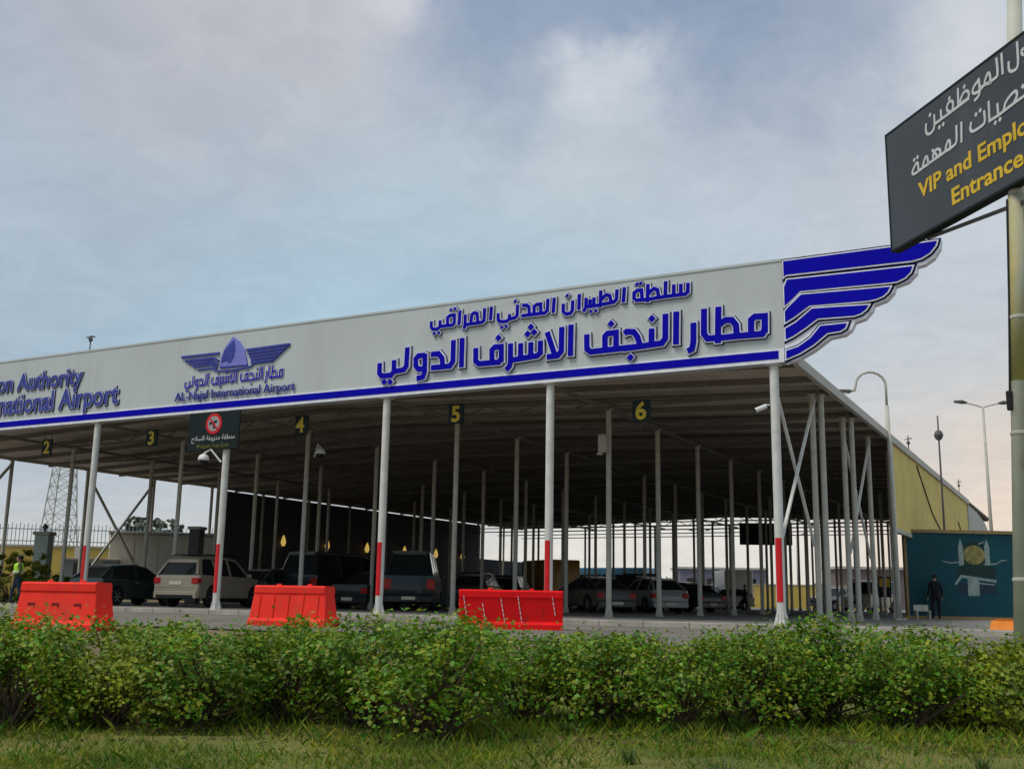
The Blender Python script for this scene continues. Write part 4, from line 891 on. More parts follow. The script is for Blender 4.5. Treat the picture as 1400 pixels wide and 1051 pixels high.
barrier('bright red barrier with three slots, nearest the guard', spot(-21.98, 18.9, -.149), .08, 1.86, .80, RED, (-.55, 0, .5), (), ())
barrier('red ribbed barrier without marks, standing between the second and third striped posts', spot(-11.06, 22.6, -.121), .10, 1.86, .81, RED, (), (-.7, -.35, 0, .35, .7), ())
barrier('deep red barrier with worn white dashes near the fourth striped post', spot(0.15, 22.9, -.121), YAW-.02, 2.16, .80, RED2, (), (), ((-.98, .2, .62), (-.58, .05, .45), (-.20, .15, .55), (.14, .1, .65), (.86, .3, .62)), .36, .30)
b = thing('orange_barrier', 'low orange barrier block beside the sign pole at the hedge end', 'barrier', spot(24.37, 25, -.121), -.4, None); b.scale = (.85, .85, .85)
MB().prism([(-.3, 0), (.3, 0), (.12, .38), (-.12, .38)], -.34, .34, lambda u, v, w: (w, u, v)).build('shell', mat('orange_plastic', (0.75, 0.22, 0.02), 0.5), b)
MB().bbox((-.24, -.10, .38), (.24, .10, .42), .012).build('top_grip', mat('orange_dark', (0.5, 0.12, 0.01), 0.5), b)

# ================================================================== DIRECTION SIGN ON ITS POLE
def chaikin(pts, n=2):
    P = [Vector(p) for p in pts]
    if len(P) < 3: return pts
    for _ in range(n):
        Q = [P[0]]
        for a, b_ in zip(P, P[1:]): Q += [a.lerp(b_, .25), a.lerp(b_, .75)]
        P = Q+[P[-1]]
    return [(p.x, p.y) for p in P]
SA = math.atan2(-0.76254, 0.64694)
vsn = thing('direction_sign', 'dark grey direction sign with white Arabic and yellow English lettering on a tall pale pole', 'sign', (-0.672, 11.763, -0.153), 0)
SO = Vector((-1.8998, 13.4607, 0)); SD = Vector((0.64694, -0.76254, 0)); SNn = Vector((-0.76254, -0.64694, 0))
RT = Vector((-0.672, 11.763, -0.153))
POLE_B, POLE_M, POLE_T = Vector((-0.672, 11.763, -0.153)), Vector((-0.429, 11.894, 4.48)), Vector((-0.244, 11.993, 7.716))
def sf(u, v, w): p = SO+SD*u+SNn*w; return (p.x-RT.x, p.y-RT.y, v-RT.z)
MB().tube([(-.02, -.012, -.35), (POLE_M.x-RT.x, POLE_M.y-RT.y, POLE_M.z-RT.z), (POLE_T.x-RT.x, POLE_T.y-RT.y, POLE_T.z-RT.z)], [.084, .080, .076], 18).build('pole', mat('pole_paint', (0.50, 0.50, 0.42), 0.55, 0, 0.12, 2.5, dirt=((0.24, 0.19, 0.12), 0.56, 0.72, 3.5, (1, 1, .35))), vsn, smooth=True)
b = MB()
for z in (.9, 2.35, 3.55): q = POLE_B.lerp(POLE_M, z/(POLE_M.z-RT.z)); b.lathe([(.084, 0), (.091, .008), (.091, .032), (.084, .04)], (q.x-RT.x, q.y-RT.y, z), 18)
b.build('pole_band', MT['steel_grey'], vsn)
def on_pole(z, dx=0.0):
    a, c = (POLE_B, POLE_M) if z < POLE_M.z else (POLE_M, POLE_T)
    q = a.lerp(c, (z-a.z)/(c.z-a.z)); return (q.x-RT.x-CR.x*dx, q.y-RT.y-CR.y*dx, q.z-RT.z)
MB().tube([on_pole(2.75), on_pole(4.75)], .0845, 18).build('painted_sleeve', mat('sleeve_paint', (0.42, 0.37, 0.15), 0.6, 0, 0.15, 3.0, dirt=((0.42, 0.42, 0.34), 0.45, 0.62, 2.2, (1, 1, .25))), vsn, smooth=True)
MB().tube([on_pole(4.7, .10), on_pole(3.6, .092), on_pole(2.62, .098)], .010, 6).build('cable', MT['black'], vsn)
b = MB(); q = on_pole(2.55, .10); b.bbox((q[0]-.03, q[1]-.03, q[2]-.10), (q[0]+.03, q[1]+.03, q[2]+.10), .01); b.build('cable_box', MT['black'], vsn)
MB().prism([(0, 4.83), (3.7, 4.83), (3.7, 6.33), (0, 6.33)], -.10, 0, sf).build('panel', MT['signgrey'], vsn)
fr = MB()
for q in ([(-.03, 4.80), (3.73, 4.80), (3.73, 4.829), (-.03, 4.829)], [(-.03, 6.331), (3.73, 6.331), (3.73, 6.36), (-.03, 6.36)], [(-.03, 4.83), (-.001, 4.83), (-.001, 6.33), (-.03, 6.33)], [(3.701, 4.83), (3.73, 4.83), (3.73, 6.33), (3.701, 6.33)]):
    fr.prism(q, -.12, .004, sf)
fr.build('frame', MT['slate'], vsn)
b = MB(); b.bar(sf(.60, 4.79, -.10), sf(2.4, 4.62, -.12), .035)
b.build('strut', MT['steel_dark'], vsn)
for z in (5.0, 6.1): MB().bar(sf(2.1, z, -.13), sf(2.8, z, -.13), .06, .05).build('bracket', MT['steel_dark'], vsn)
b = MB(); strokes(b, [chaikin(l) for l in TR['v1']+TR['v2']], .034, .002, .006, sf, .012, .0003)
b.prism([(0, 0), (.001, 0), (.001, .001)], 0, .001, sf) if False else None
diamonds(b, TR['v1d']+TR['v2d'], .030, .002, .006, sf); b.build('arabic_lettering', MT['letterwhite'], vsn)
def _unused(): pass
def sign_text(body, u0, u1, base, cap):
    me = text_mesh(body, 1.0, .022, .004); xs = [v.co.x for v in me.vertices]; k = (u1-u0)/(max(xs)-min(xs))
    for v in me.vertices: x, y, z = v.co; v.co = sf((x-min(xs))*k+u0, base+y*(cap-base)/.69, .004+z)
    me.materials.clear(); me.materials.append(MT['yellow']); link('latin_lettering', me, vsn)
sign_text('VIP and Employees', .62, 3.16, 5.265, 5.452); sign_text('Entrance', 1.25, 2.46, 4.955, 5.142)

# ================================================================== LAMPS, MASTS, ANTENNAS
t = thing('street_lamp', 'tall grey street lamp with a hooked neck at the corner of the yellow cladding', 'street lamp', spot(19.60, 38.5), R_(YAW*57.2958), 'street lamps')
MB().tube([(0, 0, 0), (0, 0, 1.0), (-.05, 0, 7.62)], [.12, .10, .075], 12).build('pole', MT['steel_grey'], t, smooth=True)
neck = [(-.05, 0, 7.62)]+[(-.05-.55+.55*math.cos(a), 0, 8.36+.50*math.sin(a)) for a in [PI*k/9 for k in range(10)]]+[(-1.20, 0, 8.17), (-1.36, 0, 8.13)]
MB().tube(neck, .05, 10).build('neck', MT['steel_grey'], t, smooth=True)
MB().bbox((-2.36, -.14, 8.06), (-1.34, .14, 8.18), .03).build('lamp_head', MT['steel_dark'], t)
MB().box((-2.2, -.10, 8.04), (-1.5, .10, 8.059)).build('lens', MT['lens'], t)
MB().bbox((-.2, -.2, 0), (.2, .2, .06), .01).build('base_plate', MT['steel_grey'], t)
def twin_lamp(loc, h, lab, rz):
    t = thing('street_lamp', lab, 'street lamp', loc, rz, 'street lamps')
    MB().tube([(0, 0, 0), (0, 0, h)], [.11, .06], 10).build('pole', MT['steel_grey'], t, smooth=True)
    for s in (-1, 1):
        MB().tube([(0, 0, h-.02), (.4*s, 0, h+.10), (.9*s, 0, h+.22)], .035, 8).build('arm', MT['steel_grey'], t)
        MB().tube([(.8*s, 0, h+.21), (1.05*s, 0, h+.25), (1.45*s, 0, h+.26)], [.05, .11, .06], 10).build('lamp_head', MT['steel_dark'], t, smooth=True)
twin_lamp(spot(24.02, 54), 10.5, 'twin armed street lamp behind the blue mural hoarding left of the sign pole', R_(28))
twin_lamp(spot(9.95, 150), 10.0, 'far twin armed street lamp seen through the middle posts', .3)
twin_lamp(spot(14.83, 170), 11.0, 'far twin armed street lamp seen between the right striped post and side posts', .3)
t = thing('light_mast', 'thin tall mast with a round cluster near the top in front of the yellow cladding', 'mast', spot(21.91, 46), 0)
MB().tube([(0, 0, 0), (0, 0, 8.6)], [.06, .03], 8).build('pole', MT['steel_dark'], t)
MB().lathe([(.03, -.24), (.14, -.16), (.2, 0), (.14, .16), (.03, .24)], (0, 0, 7.75), 12).build('round_cluster', MT['steel_dark'], t)
def antenna(loc, h, lab):
    t = thing('roof_antenna', lab, 'antenna', loc, .4, 'antennas on the canopy roof')
    MB().tube([(0, 0, 0), (0, 0, h)], .025, 6).build('mast', MT['steel_dark'], t)
    b = MB(); b.bar((-.16, 0, h*.86), (.16, 0, h*.92), .03)
    for k in range(5): b.bar((-.14+k*.07, -.10, h*.865+k*.01), (-.14+k*.07, .10, h*.865+k*.01), .018)
    b.lathe([(.02, -.12), (.09, 0), (.02, .12)], (0, 0, h*.75), 10); b.build('aerial', MT['steel_dark'], t)
antenna((-6.9, 50.5, 6.68), 1.3, 'small mast antenna standing on the roof edge above the yellow cladding')
antenna((-7.0, 72.0, 6.68), 1.6, 'spiky antenna low on the far end of the canopy roof')
antenna((-32.05, 26.7, 9.16), .62, 'tiny antenna on top of the fascia above the English lettering')
# ================================================================== MURAL HOARDING
mp = spot(22.56, 43.2)
mu = thing('mural_hoarding', 'big teal hoarding with a painted shrine between two minarets', 'hoarding', mp, YAW+.04)
MW, MH = 2.18, 3.36
MB().box((-MW, -.02, .12), (MW, .10, MH)).build('panel', mat('mural_teal', (0.003, 0.056, 0.074), 0.6, 0, 0.25, 0.5, dirt=((0.004, 0.045, 0.065), 0.45, 0.75, 0.6, (1, 1, 1))), mu)
b = MB(); b.box((-MW-.10, -.06, MH+.002), (MW+.1, .14, MH+.13)); b.box((-MW-.10, -.06, .0), (-MW-.002, .14, MH)); b.box((MW+.002, -.06, .0), (MW+.10, .14, MH)); b.box((-MW, -.05, .0), (MW, .12, .118)); b.build('frame', mat('ochre_frame', (0.26, 0.18, 0.08), 0.6), mu)
pf = lambda u, v, w: (u, -.02-w, v)
P = MB()
def pr(pts, j, w): P.cur = w; P.prism(pts, .002+.001*j, .0028+.001*j, pf)
mats_ = [mat('mural_gold', (0.20, 0.18, 0.06), 0.5, 0, 0.5, 6), mat('mural_pale', (0.22, 0.28, 0.27), 0.5, 0, 0.3, 5), mat('mural_green', (0.008, 0.03, 0.026), 0.5), mat('mural_dark', (0.012, 0.03, 0.05), 0.5)]
pr([(.55+.62*math.cos(a), 2.50+.55*math.sin(a)) for a in [2*PI*k/20 for k in range(20)]], -1, 2)
pr([(.55+.44*math.cos(a), 2.52+.38*math.sin(a)) for a in [2*PI*k/20 for k in range(20)]], 0, 0)
for x in (.02, 1.08): pr([(x-.10, 2.1), (x+.10, 2.1), (x+.10, 2.85), (x+.07, 2.92), (x, 3.16), (x-.07, 2.92), (x-.10, 2.85)], 1, 1)
pr([(-.25, 1.62), (.0, 1.78), (1.35, 1.62), (1.38, 1.98), (1.15, 2.12), (.05, 2.12), (-.18, 1.9)], 2, 2)
P.cur = 1; strokes(P, [[(-.28, 1.35), (-.02, 1.68), (1.38, 1.50)]], .10, .004, .0048, pf); strokes(P, [[(-.75, 2.26), (-.4, 2.19), (.0, 2.24)], [(.9, 2.16), (1.4, 2.18), (1.65, 2.32), (1.85, 2.33)], [(.75, 2.95), (1.0, 3.05)], [(.68, 1.42), (1.28, 1.36)]], .045, .004, .0048, pf)
pr([(.22, .92), (.68, .92), (.68, 1.58), (.22, 1.58)], 4, 1); pr([(.72, 1.0), (1.38, 1.0), (1.38, 1.34), (.72, 1.34)], 2, 3); pr([(-.28, 1.0), (.18, 1.0), (.18, 1.42), (-.1, 1.42)], 2, 3)
P.build('shrine_picture', mats_, mu)
t = thing('low_bench', 'low pale slatted bench at the foot of the teal hoarding', 'bench', spot(20.72, 41.6), YAW); t.scale = (.72, .72, .72)
b = MB()
for k in range(3): b.box((-.42, -.2+k*.14, .42), (.36, -.09+k*.14, .45))
b.build('seat', MT['steel_grey'], t)
b = MB()
for x in (-.36, .30): b.box((x-.03, -.18, 0), (x+.03, .16, .419))
b.build('legs', MT['steel_grey'], t)
MB().box((-.42, .20, .45), (.36, .24, .75)).build('backrest', MT['steel_grey'], t)

# ================================================================== FAR SURROUNDINGS
def wall_run(name, label, cat, a, b, h, th, m, capm=None, z0=-.13):
    a, b = Vector(a), Vector(b); d = (b-a); L = d.length; t = thing(name, label, cat, (a.x, a.y, z0), math.atan2(d.y, d.x))
    MB().box((0, 0, 0), (L, th, h)).build('masonry', m, t)
    if capm: MB().box((-.05, -.05, h+.001), (L+.05, th+.05, h+.12)).build('coping', capm, t)
    return t, L
YW = mat('yellow_wall', (0.50, 0.36, 0.085), 0.8, 0, 0.15, 0.5, dirt=((0.34, 0.26, 0.13), 0.52, 0.8, 0.5, (1, 1, .3)))
PW = mat('pale_wall', (0.60, 0.57, 0.48), 0.8, 0, 0.12, 0.4, dirt=((0.44, 0.41, 0.33), 0.52, 0.8, 0.4, (1, 1, .3)))
a, b_ = spot(-32.50, 62), spot(-14.76, 66)
w, L = wall_run('boundary_wall', 'yellow boundary wall with a picket fence on top at the left edge', 'wall', a, b_, 3.15, .25, YW, MT['concrete'])
b = MB(); 
for k in range(int(L/.22)): b.bar((k*.22, .12, 3.27), (k*.22, .12, 4.45+.1*(k % 2)), .035)
b.bar((0, .14, 3.5), (L, .14, 3.5), .05); b.bar((0, .14, 4.2), (L, .14, 4.2), .05); b.build('picket_fence', mat('fence_blue', (0.22, 0.30, 0.32), 0.5), w)
for k in range(int(L/6)): MB().box((k*6+2, -.12, 0), (k*6+2.5, -.002, 3.15)).build('pilaster', PW, w)
t = thing('gate_pillar', 'grey green square pillar in front of the yellow wall beside the guard', 'pillar', spot(-23.18, 50), .5)
MB().bbox((-.32, -.32, 0), (.32, .32, 3.0), .02).build('shaft', mat('sage_paint', (0.38, 0.44, 0.38), 0.7), t); MB().bbox((-.4, -.4, 3.0), (.4, .4, 3.16), .03).build('cap', MT['concrete'], t)
MB().lathe([(.06, 3.16), (.06, 3.3), (.16, 3.36), (.02, 3.55)], (0, 0, 0), 10).build('finial_lamp', MT['steel_dark'], t)
def cabin(label, loc, rz, L, D, H, m):
    t = thing('site_cabin', label, 'cabin', loc, rz, 'pale cabins by the left boundary')
    MB().bbox((-L/2, 0, .12), (L/2, D, H), .03).build('shell', m, t)
    MB().bbox((-L/2-.08, -.08, H+.002), (L/2+.08, D+.08, H+.14), .02).build('roof', MT['concrete'], t)
    b = MB()
    for k in range(1, int(L/1.2)): b.box((-L/2+k*1.2-.02, -.012, .16), (-L/2+k*1.2+.02, -.001, H-.05))
    b.build('panel_joint', MT['steel_grey'], t)
    MB().box((L/2-1.6, -.03, .13), (L/2-.7, -.013, 2.1)).build('door', MT['steel_grey'], t)
    MB().box((-L/2+.5, -.03, 1.1), (-L/2+1.5, -.013, 1.9)).build('window', MT['glass'], t)
cabin('long cream cabin behind the champagne SUV', spot(-17.51, 57), YAW+.30, 5.6, 2.4, 3.45, PW)
cabin('low grey blue cabin behind the left red barrier', spot(-20.98, 55), YAW+.38, 2.6, 2.2, 2.0, mat('grey_panel', (0.30, 0.34, 0.34), 0.6))
t = thing('dark_column', 'thick dark pillar at the right end of the cream cabin', 'pillar', spot(-16.07, 54), .3)
MB().bbox((-.28, -.28, 0), (.28, .28, 3.6), .02).build('shaft', MT['steel_dark'], t); MB().bbox((-.36, -.36, 3.601), (.36, .36, 3.75), .02).build('cap', MT['steel_grey'], t)
# lattice pylon
t = thing('power_pylon', 'steel lattice power pylon beyond the left boundary wall', 'pylon', spot(-22.56, 150), .5)
b = MB(); PH = 30.0
def leg_(z, s): w = 2.0*(1-z/PH)+.35; return [(w*sx, w*sy, z) for sx, sy in ((-1,-1),(1,-1),(1,1),(-1,1))]
for k in range(4): b.bar(leg_(0, 0)[k], leg_(PH, 0)[k], .14)
zs_ = [0]; 
while zs_[-1] < PH-2: zs_.append(zs_[-1]+max(1.3, 3.2*(1-zs_[-1]/PH)))
for z0, z1 in zip(zs_, zs_[1:]):
    p, q = leg_(z0, 0), leg_(min(z1, PH), 0)
    for k in range(4): b.bar(p[k], q[(k+1) % 4], .07); b.bar(p[(k+1) % 4], q[k], .07); b.bar(q[k], q[(k+1) % 4], .07)
b.build('lattice', MT['steel_grey'], t)
b = MB()
for z in (22, 25.5, 29): b.bar((-4.5, 0, z), (4.5, 0, z), .16); b.bar((-4.5, 0, z), (0, 0, z+1), .08); b.bar((4.5, 0, z), (0, 0, z+1), .08)
b.build('crossarm', MT['steel_grey'], t)
# far yellow wall and hazy tree line
w, L = wall_run('boundary_wall', 'far low yellow wall seen between the posts on the right', 'wall', spot(10.95, 112), spot(19.13, 112), 2.45, .3, YW, MT['concrete'])
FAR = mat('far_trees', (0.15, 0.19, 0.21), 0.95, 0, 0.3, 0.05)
def tree_belt():
    rng = np.random.default_rng(5); n = 9000
    px = rng.uniform(560, 1330, n); d = rng.uniform(185, 260, n)
    lump = 1+.35*np.sin(px*.021)+.25*np.sin(px*.057+1)+.15*np.sin(px*.13)
    z = rng.uniform(0, 1, n)**.8*3.9*lump
    tn = (px-695)*.000667; c = np.stack([CR.x*tn*d+CF.x*d, CR.y*tn*d+CF.y*d, z], 1)
    a = rng.normal(size=(n, 3)); a /= np.linalg.norm(a, axis=1)[:, None]; b2 = np.cross(a, rng.normal(size=(n, 3))); b2 /= np.linalg.norm(b2, axis=1)[:, None]
    s = rng.uniform(.5, 1.1, n)[:, None]
    V = np.stack([c-a*s, c+b2*s*.6, c+a*s, c-b2*s*.6], 1).reshape(-1, 3); F = np.arange(4*n).reshape(-1, 4)
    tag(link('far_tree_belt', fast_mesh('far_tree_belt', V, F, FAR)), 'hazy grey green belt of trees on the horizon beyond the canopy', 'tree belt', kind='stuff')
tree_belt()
def far_building(label, loc, rz, L, D, H, m):
    t = thing('far_building', label, 'building', loc, rz)
    MB().box((-L/2, 0, 0), (L/2, D, H)).build('wall', m, t); MB().box((-L/2-.3, -.3, H+.002), (L/2+.3, D+.3, H+.3)).build('roof', MT['steel_grey'], t)
    b = MB()
    for k in range(int(L/3)): b.box((-L/2+1+k*3, -.03, H*.45), (-L/2+2.4+k*3, -.002, H*.75))
    b.build('window', MT['glass'], t)
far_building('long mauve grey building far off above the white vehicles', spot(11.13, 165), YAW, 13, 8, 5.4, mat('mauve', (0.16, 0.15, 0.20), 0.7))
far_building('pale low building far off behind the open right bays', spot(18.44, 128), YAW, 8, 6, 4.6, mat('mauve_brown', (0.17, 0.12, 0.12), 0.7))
t = thing('hanging_board', 'dark hanging board under the far end of the canopy beside the rightmost striped post', 'sign', spot(13.32, 72, 5.0), .42)
MB().bbox((-1.72, -.06, -.72), (1.72, .06, .72), .02).build('panel', MT['slate'], t)
b = MB()
for s in (-1.3, 1.3): b.tube([(s, 0, .72), (s, 0, 1.35)], .03, 6)
b.build('hanger', MT['steel_dark'], t)
t = thing('warning_board', 'small yellow and black board among the right posts', 'sign', spot(18.99, 70, 0), YAW)
MB().box((-.42, -.03, 1.0), (.42, .03, 2.3)).build('panel', MT['slate'], t); MB().prism([(-.34, 1.65), (.34, 1.65), (.34, 2.2), (-.34, 2.2)], .032, .036, lambda u, v, w: (u, -w, v)).build('yellow_face', MT['yellow'], t)
b = MB()
for s in (-.35, .35): b.bar((s, .0, 0), (s, .0, .999), .06)
b.build('leg', MT['steel_dark'], t)

# ================================================================== FOLIAGE
def leaf_quads(C, N_, size, rng, aspect=.42):
    n = len(C); r = rng.normal(size=(n, 3)); A = np.cross(N_, r); A /= np.linalg.norm(A, axis=1)[:, None]; B = np.cross(N_, A); B /= np.linalg.norm(B, axis=1)[:, None]
    s = (rng.uniform(.5, 1.45, n)*size)[:, None]; fold = N_*s*.12
    base = C-A*s*.5; tip = C+A*s*.5-N_*s*.08; l = C+B*s*aspect+fold; rr = C-B*s*aspect+fold
    V = np.stack([base, l, tip, rr], 1).reshape(-1, 3)
    i = np.arange(n)*4; F = np.concatenate([np.stack([i, i+1, i+2], 1), np.stack([i, i+2, i+3], 1)])
    return V, F
def shrub_mesh(seed, w, d, h, n, size, m, clump=46):
    rng = np.random.default_rng(seed)
    # twig tips spread through a lumpy box-shaped crown; leaves gather round the tips
    T = []
    while len(T) < clump:
        p = rng.uniform(-1, 1, 3); q = abs(p)**3.2
        if q[0]+q[1]+q[2] < 1 and (np.linalg.norm(p) > .45 or rng.random() < .3) and (p[2] > -.35 or rng.random() < .22): T.append(p)
    T = np.array(T); T[:, 0] *= w/2; T[:, 1] *= d/2; T[:, 2] = (T[:, 2]*.5+.5)*h*.94+.03
    T[:, 2] += rng.normal(0, .02, clump); T[rng.random(clump) < .12, 2] += .05
    k = rng.integers(0, clump, n); rad = rng.normal(0, 1, (n, 3))*np.array([.070, .070, .055])
    C = T[k]+rad; C[:, 2] = np.maximum(C[:, 2], .02)
    N_ = rng.normal(0, .55, (n, 3)); N_ += (C-np.array([0, 0, h*.35]))*1.1; N_[:, 2] += .75; N_ /= np.linalg.norm(N_, axis=1)[:, None]
    V, F = leaf_quads(C, N_, size, rng)
    st = MB()
    for j in range(clump):
        tx = T[j]; bx, by = rng.normal(0, .05), rng.normal(0, .05)
        mid = (bx*.5+tx[0]*.45+rng.normal(0, .03), by*.5+tx[1]*.45+rng.normal(0, .03), tx[2]*.5)
        st.tube([(bx, by, -.03), mid, tuple(tx)], [.013, .009, .003], 5, False)
    return fast_mesh('foliage', V, F, m), st.mesh('stems', BARK)
BARK = mat('bark', (0.10, 0.07, 0.045), 0.9, 0, 0.3, 12)
HEDGE = leaf_mat('hedge_leaf', [((0.221, 0.310, 0.012), 5), ((0.116, 0.310, 0.009), 5), ((0.258, 0.310, 0.019), 3), ((0.076, 0.220, 0.011), 3), ((0.258, 0.310, 0.046), 1.6), ((0.258, 0.274, 0.012), 1.1), ((0.258, 0.310, 0.016), .7)])
HEDGE2 = leaf_mat('hedge_leaf_dark', [((0.159, 0.316, 0.012), 5), ((0.094, 0.261, 0.009), 5), ((0.268, 0.316, 0.016), 3), ((0.268, 0.316, 0.048), 1.2), ((0.268, 0.282, 0.013), .5)])
HEDGE3 = leaf_mat('hedge_leaf_olive', [((0.265, 0.310, 0.012), 5), ((0.186, 0.310, 0.011), 4), ((0.265, 0.310, 0.022), 3), ((0.265, 0.310, 0.012), 1.6), ((0.265, 0.310, 0.059), 1.3)])
protos = [shrub_mesh(11, 1.02, .8, .60, 4300, .032, HEDGE3, 46), shrub_mesh(12, 1.08, .85, .63, 4800, .031, HEDGE, 52), shrub_mesh(13, 1.0, .8, .63, 4400, .032, HEDGE2, 46), shrub_mesh(14, .98, .8, .58, 3800, .033, HEDGE, 38), shrub_mesh(15, .95, .75, .64, 4200, .031, HEDGE2, 42), shrub_mesh(16, .98, .8, .57, 3400, .033, HEDGE3, 36)]
SPRIG = [HEDGE, HEDGE2, HEDGE3]
rng_ = random.Random(3)
def shrub(i, side, dist, lab, sc=1.0, rz=None, group='clipped hedge shrubs'):
    p = gpt(side, dist); p.z = ground_z(p)
    t = thing('hedge_shrub', lab, 'shrub', p, rng_.uniform(0, 6.28) if rz is None else rz, group); t.scale = (sc*rng_.uniform(.95, 1.1), sc*rng_.uniform(.95, 1.1), sc*rng_.uniform(.96, 1.05))
    link('foliage', protos[i][0], t); link('stems', protos[i][1], t)
HW = ('olive', 'mid green', 'deep green')
kinds = (0, 3, 0, 1, 1, 2, 2, 4, 3, 4, 1, 2, 4, 5, 0)
places = ('at the left edge of the picture', 'below the guard and the left red barrier', 'just right of the left red barrier', 'below the champagne SUV', 'below the middle red barrier', 'below the third striped post', 'left of the dashed red barrier',
          'below the dashed red barrier', 'below the junction box post', 'two posts left of the rightmost striped post', 'just left of the rightmost striped post', 'right of the rightmost striped post', 'below the hooked street lamp', 'below the teal hoarding', 'beside the sign pole')
for k in range(15):
    side = -3.7+k*.543; d = 7.4+.095*(side+3.7)+.22*math.sin(k*1.9)-(.5 if k in (1, 6) else 0)
    shrub(kinds[k], side, d, 'front %s hedge shrub %s' % (HW[(2, 1, 0)[0] if kinds[k] in (2, 4) else 1 if kinds[k] in (1, 3) else 0], places[k]), (.98, 1.04, .9, 1.0, .94)[k % 5])
for k in range(0, 15, 2):
    shrub((1, 2, 3, 5, 4, 0)[k % 6], -4.0+k*.60, 8.5+.25*math.sin(k*2.3), 'back row hedge shrub %s' % places[k], 1.06, None, 'back row hedge shrubs')
# grass of the lawn
def grass():
    rng = np.random.default_rng(9); n = 90000
    d = 4.6+rng.random(n)**1.1*4.9; s = rng.uniform(-1, 1, n)*(d*.52+.6)
    patch = np.sin(s*2.1+1.3*np.sin(d*1.7))*np.cos(d*2.6+s)*.5+.5
    keep = rng.random(n) < (.40+.6*patch); d, s, patch = d[keep], s[keep], patch[keep]; n = len(d)
    x = CR.x*s+CF.x*d; y = CR.y*s+CF.y*d; z = np.full(n, -.365)
    h = rng.uniform(.018, .050, n)*(.7+.6*patch); h[rng.random(n) < .03] *= 2.0
    a = rng.uniform(0, 2*PI, n); w = rng.uniform(.0022, .0048, n); lean = rng.normal(0, .5, (n, 2))*h[:, None]
    bx, by = np.cos(a)*w, np.sin(a)*w
    V = np.stack([np.stack([x-bx, y-by, z], 1), np.stack([x+bx, y+by, z], 1), np.stack([x+lean[:, 0]*.4+bx*.7, y+lean[:, 1]*.4+by*.7, z+h*.6], 1), np.stack([x+lean[:, 0], y+lean[:, 1], z+h], 1)], 1).reshape(-1, 3)
    i = np.arange(n)*4; F = np.concatenate([np.stack([i, i+1, i+2], 1), np.stack([i, i+2, i+3], 1)])
    # longer, greener growth at the feet of the hedge
    n2 = 17000; d2 = rng.normal(7.75, .6, n2); s2 = rng.uniform(-4.9, 4.9, n2); k2 = np.sin(s2*3.1+2)*np.sin(s2*1.3+d2*2)+rng.normal(0, .35, n2) > .05
    d2, s2 = d2[k2], s2[k2]; n2 = len(d2); x2 = CR.x*s2+CF.x*d2; y2 = CR.y*s2+CF.y*d2; h2 = rng.uniform(.03, .12, n2); a2 = rng.uniform(0, 2*PI, n2); w2 = rng.uniform(.0025, .005, n2); l2 = rng.normal(0, .45, (n2, 2))*h2[:, None]
    bx2, by2 = np.cos(a2)*w2, np.sin(a2)*w2; z2 = np.full(n2, -.365)
    V2 = np.stack([np.stack([x2-bx2, y2-by2, z2], 1), np.stack([x2+bx2, y2+by2, z2], 1), np.stack([x2+l2[:, 0]*.4+bx2*.7, y2+l2[:, 1]*.4+by2*.7, z2+h2*.6], 1), np.stack([x2+l2[:, 0], y2+l2[:, 1], z2+h2], 1)], 1).reshape(-1, 3)
    V = np.concatenate([V, V2]); i = np.arange(len(V)//4)*4; F = np.concatenate([np.stack([i, i+1, i+2], 1), np.stack([i, i+2, i+3], 1)])
    m = leaf_mat('grass_blade', [((0.175, 0.237, 0.014), 5), ((0.114, 0.216, 0.011), 5), ((0.262, 0.273, 0.022), 4), ((0.297, 0.284, 0.032), 2), ((0.087, 0.251, 0.012), 2)], .2, .6)
    tag(link('lawn_grass', fast_mesh('lawn_grass', V, F, m)), 'short olive lawn grass in front of the hedge', 'grass', kind='stuff')
    # fallen leaves under the hedge
    n = 2600; d = rng.normal(7.5, .5, n); s = rng.uniform(-4.6, 4.6, n)
    C = np.stack([CR.x*s+CF.x*d, CR.y*s+CF.y*d, np.full(n, -.345)], 1); N_ = rng.normal(0, .35, (n, 3)); N_[:, 2] = 1; N_ /= np.linalg.norm(N_, axis=1)[:, None]
    V, F = leaf_quads(C, N_, .035, rng)
    tag(link('leaf_litter', fast_mesh('leaf_litter', V, F, leaf_mat('dead_leaf', [((0.13, 0.075, 0.035), 4), ((0.08, 0.05, 0.025), 4), ((0.20, 0.14, 0.08), 1.5)], .05, .8))), 'brown fallen leaves under the hedge', 'leaf litter', kind='stuff')
grass()
def tuft_mesh(seed, n, h, m):
    rng = np.random.default_rng(seed); V = []; F = []
    for j in range(n):
        a = rng.uniform(0, 2*PI); r = rng.uniform(0, .05); L = h*rng.uniform(.5, 1.1); ln = rng.uniform(.15, .8)*L; w = .004
        c, s = math.cos(a), math.sin(a); x, y = c*r, s*r; q = len(V)
        for t, k in ((0, 1), (.35, .9), (.7, .6), (1, .08)):
            ox, oy, oz = x+c*ln*t*t, y+s*ln*t*t, L*(t-.25*t*t); V += [(ox-s*w*k, oy+c*w*k, oz), (ox+s*w*k, oy-c*w*k, oz)]
        F += [(q+2*i, q+2*i+1, q+2*i+3, q+2*i+2) for i in range(3)]
    return fast_mesh('grass_tuft', np.array(V), np.array(F), m)
TG = leaf_mat('tuft_green', [((0.06, 0.15, 0.02), 5), ((0.09, 0.17, 0.03), 4), ((0.14, 0.15, 0.04), 2)], .3, .5)
tufts = [tuft_mesh(1, 60, .26, TG), tuft_mesh(2, 45, .20, TG), tuft_mesh(3, 70, .17, TG)]
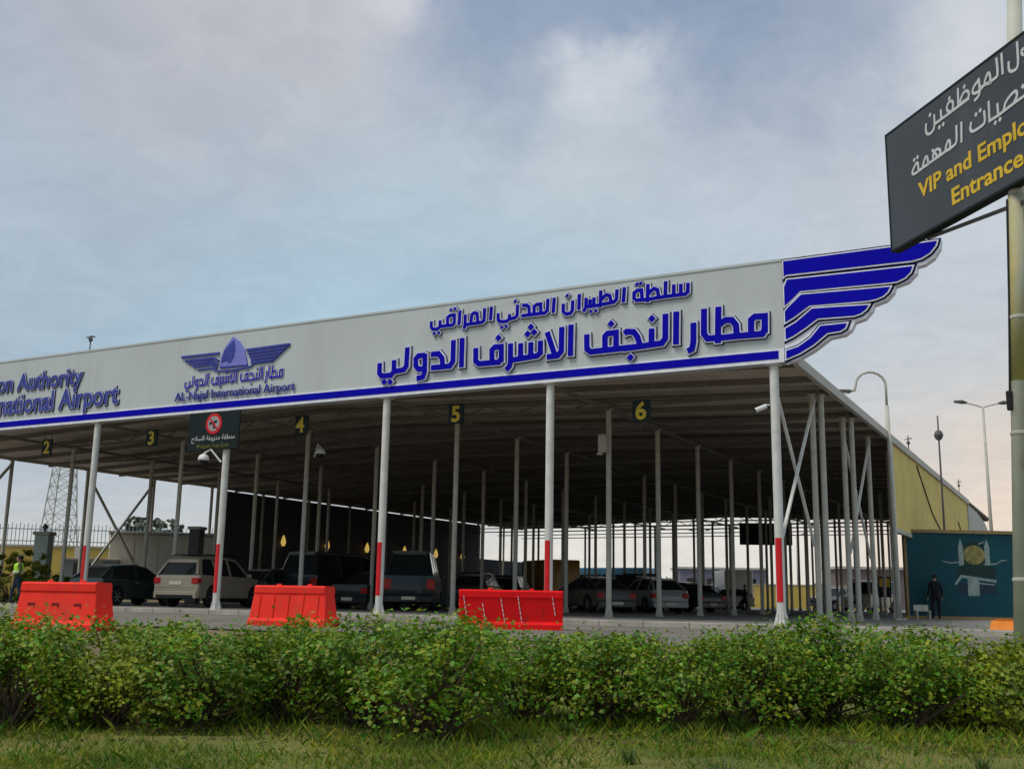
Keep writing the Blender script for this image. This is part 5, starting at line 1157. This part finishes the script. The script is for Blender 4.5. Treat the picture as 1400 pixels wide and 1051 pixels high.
for i, (px, d, s, lab) in enumerate(((575, 6.75, 1.25, 'tall green grass tuft at the foot of the dark open hedge stems'), (225, 6.6, .9, 'green grass tuft left of the bare hedge gap'), (415, 6.7, 1.0, 'green grass tuft in the bare gap of the hedge'),
        (985, 5.3, .8, 'grass tuft at the bottom edge right of centre'), (1330, 5.9, .75, 'grass tuft on the lawn near the right edge'), (775, 6.5, .8, 'grass tuft right of the dark open hedge stems'),
        (1010, 6.7, .8, 'grass tuft against the hedge below the inner posts'), (1325, 7.3, 1.0, 'grass tuft at the foot of the last shrub beside the pole'), (1190, 6.6, .6, 'small grass tuft below the side posts'), (860, 6.0, .6, 'small grass tuft on the lawn right of centre'))):
    d = d*1.12 if d > 6.2 else d; p = gpt((px-695)*.000667*d, d); o = link('grass_tuft', tufts[i % 3], None, (p.x, p.y, ground_z(p)-.005)); o.scale = (s, s, s); o.rotation_euler = (0, 0, i*1.3); tag(o, lab, 'grass tuft', 'grass tufts')
# background bushes and tree on the left
def big_shrub(name, label, cat, loc, w, h, n, size, m, trunk=0.0, seed=21, rz=0):
    t = thing(name, label, cat, loc, rz)
    f, s = shrub_mesh(seed, w, w*.9, h, n, size, m, 70)
    rng = np.random.default_rng(seed)
    o = link('crown', f, t, (0, 0, trunk)); link('branches', s, t, (0, 0, trunk))
    if trunk: MB().tube([(0, 0, 0), (.05, 0, trunk*.6), (0, .03, trunk+h*.3)], [.16, .12, .06], 8).build('trunk', BARK, t)
YB = leaf_mat('yellow_bush', [((0.340, 0.342, 0.036), 5), ((0.221, 0.270, 0.036), 4), ((0.442, 0.396, 0.060), 2)])
DT = leaf_mat('far_tree_leaf_hazed', [((0.202, 0.234, 0.184), 5), ((0.157, 0.186, 0.153), 4)])  # leaf tones greyed and paled to carry distance haze
big_shrub('bush', 'yellow green bush behind the guard', 'bush', spot(-24.40, 46), 3.2, 2.2, 3200, .16, YB, 0, 31)
big_shrub('bush', 'dark green bush between the grey pillar and the left red barrier', 'bush', spot(-22.47, 47), 1.6, 1.2, 1600, .12, HEDGE2, 0, 32)
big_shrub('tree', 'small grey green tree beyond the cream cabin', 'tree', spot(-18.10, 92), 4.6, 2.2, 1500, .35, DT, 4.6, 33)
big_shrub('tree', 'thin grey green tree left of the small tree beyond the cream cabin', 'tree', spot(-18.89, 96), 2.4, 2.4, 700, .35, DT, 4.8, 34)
